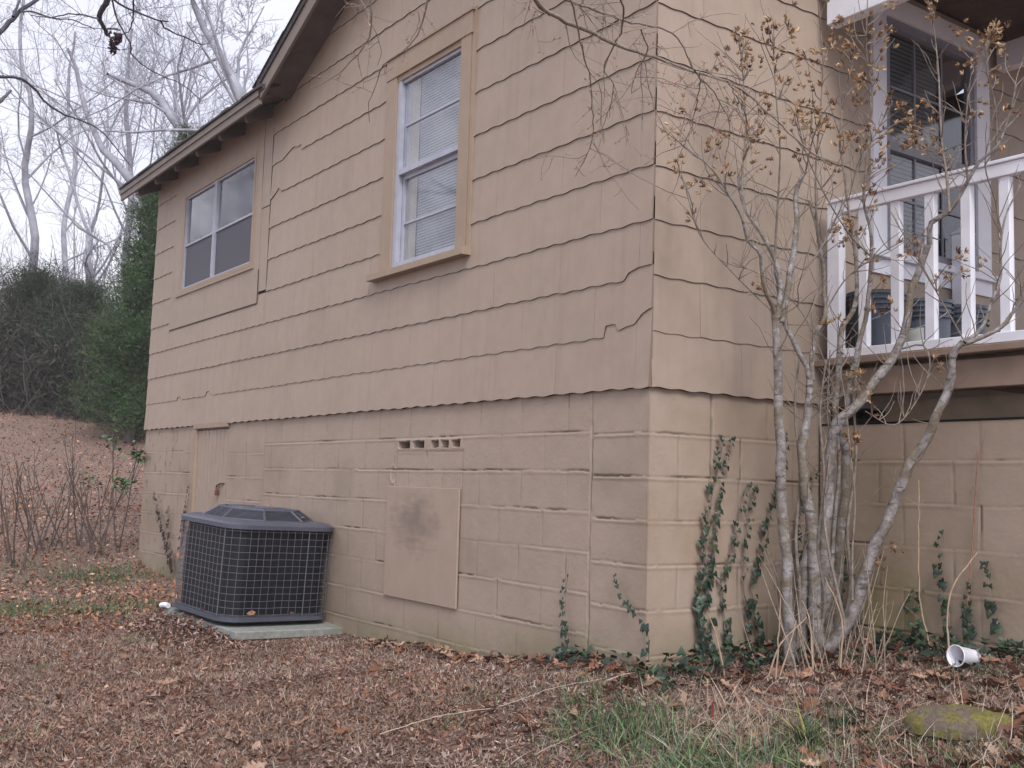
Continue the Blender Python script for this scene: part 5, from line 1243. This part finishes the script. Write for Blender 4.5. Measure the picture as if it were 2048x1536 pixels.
mesh_np('dead_leaves', V-np.array(br3.location), F, M_LEAF, br3, tint=T)

# ------------------------------------------------------------------ small things on the ground
def stone():
    p = at(1925, 1440, 3.95); x, y = p[0], p[1]; z = gz1(x, y); rg = np.random.default_rng(5)
    nu, nv_ = 56, 28; U, Vv = np.meshgrid(np.linspace(0, 2*math.pi, nu, endpoint=False), np.linspace(0, math.pi/2, nv_), indexing='ij')
    rad = 1+.22*(fbm(np.cos(U)*2+5, np.sin(U)*2+5, 8, 3)-.5)
    X_ = .20*np.sin(Vv)**.7*np.cos(U)*rad; Y_ = .15*np.sin(Vv)**.7*np.sin(U)*rad; Z_ = .085*np.cos(Vv)**.6
    Z_ = Z_+(fbm(X_*30+9, Y_*30+9, 3, 4)-.5)*.016-.015
    i = (np.arange(nu)[:, None]*nv_+np.arange(nv_-1)[None]); j = (((np.arange(nu)+1) % nu)[:, None]*nv_+np.arange(nv_-1)[None])
    F = np.stack([i, j, j+1, i+1], -1).reshape(-1, 4)
    m, n, l, pp = newmat('mossy_stone'); tcx = n.new('ShaderNodeTexCoord').outputs['Object']
    a = noise(n, l, 10, 5, .6, tcx); b_ = noise(n, l, 60, 5, .7, tcx)
    c = mix(n, l, ramp(n, l, a, [(.42, (0, 0, 0)), (.54, (1, 1, 1))]), ramp(n, l, b_, [(.3, (.08, .06, .05)), (.7, (.20, .15, .125))]), ramp(n, l, b_, [(.3, (.09, .08, .02)), (.7, (.24, .21, .05))]))
    l.new(c, pp.inputs['Base Color']); pp.inputs['Roughness'].default_value = .95; bump(n, l, pp, b_, .9, .012)
    o = mesh_np('mossy_stone', np.stack([X_.ravel(), Y_.ravel(), Z_.ravel()], 1), F, m, smooth=True); o.location = (x, y, z); o.rotation_euler = (0, 0, YAW)
    tag(o, 'flat stone patched with yellow-green moss at the lower right', 'stone')
stone()
def cup():
    p = at(1936, 1345, 4.62); x, y = p[0], p[1]; z = gz1(x, y)+.048
    mb = MB(); mb.lathe([(.030, 0), (.044, .115), (.047, .118), (.047, .122), (.042, .120), (.0285, .004)], 28); mb.cur = 0
    mb.lathe([(.0, .003), (.030, .003)], 28)
    o = mb.build('foam_cup', simple('cup_white', (.80, .80, .86), .35, .05, 20, bs=.03), None, smooth=True); o.location = (x, y, z)
    d = at(1905, 1340, 4.75)-at(1975, 1345, 4.85); o.rotation_euler = Vector((d[0], d[1], .02)).to_track_quat('Z', 'Y').to_euler(); o.location = Vector((x, y, z))-Vector(d)*.2
    tag(o, 'white cup lying on its side among leaves at the foot of the porch wall', 'cup')
cup()
def tuft(u, v, d, n, h, label, pal, w=.022, grp=None, lean=.55, name='grass_tuft', bend=.9):
    p = at(u, v, d); x, y = p[0], p[1]; z = gz1(x, y)-.005
    C = np.stack([nr.normal(0, .022, n), nr.normal(0, .022, n), np.zeros(n)], 1)
    V, F, T = scatter('t', blade_t(6, w, bend), C, nr.uniform(0, 6.28, n), nr.normal(0, lean, n), nr.normal(0, .3, n), nr.uniform(h*.6, h*1.1, n), pick(pal, n), None)
    o = mesh_np(name, V, F, M_GREEN, tint=T); o.location = (x, y, z); tag(o, label, 'grass', grp or 'grass tufts in the right foreground')
tuft(1610, 1465, 4.05, 110, .17, 'dark green strappy lily-like tuft in the right foreground', np.array([(.035, .085, .035), (.05, .11, .045), (.03, .07, .03), (.28, .27, .07)]))
tuft(1690, 1450, 4.15, 70, .14, 'smaller dark green tuft just right of the strappy one', np.array([(.03, .075, .035), (.045, .095, .045)]))
tuft(1250, 1380, 4.3, 60, .13, 'bright green grass tuft at the foot of the house corner', GRN, .02)
def sticks():
    rg = np.random.default_rng(8)
    L = [([(760, 1468), (880, 1432), (1000, 1412), (1110, 1375), (1210, 1357)], 4.35, .0020, 'long pale straw stalk lying on the litter below the gable wall', STRAW[4]),
         ([(1215, 1360), (1250, 1348), (1290, 1346), (1345, 1362)], 4.45, .0028, 'bent pale stalk lying just past the house corner', STRAW[4]),
         ([(1070, 1510), (1130, 1480), (1200, 1450), (1290, 1425)], 4.0, .003, 'thin brown stick on the litter in the lower middle foreground', STRAW[2])]
    for pts, d, r, lab, col in L:
        P = []
        for i, (u, v) in enumerate(pts):
            dd = d
            for _ in range(30):      # walk the ray to the ground
                q = at(u, v, dd); e = q[2]-(gz1(q[0], q[1])+.03); dd += e*3.0
            P.append(at(u, v, dd))
        P = np.array(P); b = P[0].copy(); tb = Tubes(); c, r_ = smooth_poly(P-b, np.full(len(P), r), .03); tb.add(c+rg.normal(0, .001, c.shape), r_*np.linspace(1, .5, len(r_)), 6)
        m = simple('stalk', tuple(col), .8, .2, 30); o = tb.build('stick', m); o.location = tuple(b); tag(o, lab, 'stick', 'loose sticks on the ground')
    # broken stalks standing round the shrub foot
    S = [([(1551, 1375), (1556, 1300), (1562, 1198)], 4.75, 'upright pale broken stalk left of the shrub trunks'), ([(1535, 1345), (1560, 1290), (1614, 1235)], 4.8, 'slanting pale stalk leaning against the left shrub trunk'),
         ([(1558, 1350), (1580, 1290), (1592, 1240)], 4.8, 'short pale stalk standing between two leaning ones'), ([(1627, 1290), (1620, 1245), (1605, 1200)], 4.8, 'pale stalk in front of the central trunks leaning left'),
         ([(1680, 1275), (1684, 1240), (1650, 1155)], 4.8, 'crooked pale twig in front of the central shrub trunks'), ([(1897, 1250), (1900, 1190), (1955, 1105)], 4.7, 'bent pale twig rising before the porch foundation'),
         ([(1925, 1330), (1935, 1200), (1945, 1080), (1955, 930), (1962, 900)], 4.9, 'tall thin reddish sapling in front of the porch foundation'), ([(2060, 1200), (2010, 1090), (1965, 1000)], 5.0, 'thin arching twig at the right edge of the porch foundation'),
         ([(1860, 1290), (1840, 1200), (1837, 1080), (1838, 960)], 5.0, 'thin straight sapling left of the reddish one'), ([(1450, 1325), (1430, 1260), (1414, 1225)], 4.8, 'curved tan stalk beside the thick ivy strand')]
    for k, (pts, d, lab) in enumerate(S):
        P = np.array([at(u, v, d) for u, v in pts]); z = gz1(P[0][0], P[0][1]); P[0][2] = min(P[0][2], z); b = P[0].copy(); tb = Tubes(); c, r_ = smooth_poly(P-b, np.linspace(.0045, .0025, len(P)), .04)
        tb.add(c+rg.normal(0, .0012, c.shape), r_, 6)
        if k in (6, 8, 7):
            for j in range(5): tb.add(wander(rg, c[rg.integers(2, len(c)-1)], rg.normal(0, 1, 3)+np.array([0, 0, 1.2]), .12, 4, .1, 0), np.linspace(.0015, .0008, 5), 3)
        o = tb.build('dry_stalk', simple('dry_stalk', (.42, .31, .22) if k != 6 else (.27, .14, .10), .8, .25, 40)); o.location = tuple(b); tag(o, lab, 'stalk', 'dry stalks around the shrub')
sticks()
def reed():
    p = at(1424, 1400, 4.25); z = gz1(p[0], p[1]); C = np.zeros((3, 3))
    V, F, T = scatter('t', blade_t(6, .06, .12), C, np.array([0, 2, 4.]), np.array([.05, -.5, .6]), np.array([0, .3, .1]), np.array([.16, .09, .08]), np.tile(np.array([(.24, .055, .045)]), (3, 1)), None)
    o = mesh_np('red_leaf_sprout', V, F, M_GREEN, tint=T); o.location = (p[0], p[1], z); tag(o, 'dark red leafy sprout standing in the dead grass', 'sprout')
reed()

# ------------------------------------------------------------------ haze
m = bpy.data.materials.new('thin_haze'); m.use_nodes = True; n = m.node_tree.nodes; l = m.node_tree.links; n.clear()
o_ = n.new('ShaderNodeOutputMaterial'); pv = n.new('ShaderNodeVolumePrincipled'); pv.inputs['Color'].default_value = (.97, .98, 1, 1); pv.inputs['Density'].default_value = .0021; pv.inputs['Anisotropy'].default_value = .2
l.new(pv.outputs[0], o_.inputs['Volume'])
mb = MB(); mb.box((-97, -67, -6.5), (62, 77, 19)); hz = mb.build('haze', m); tag(hz, 'thin pale haze over the yard', 'haze', kind='stuff')
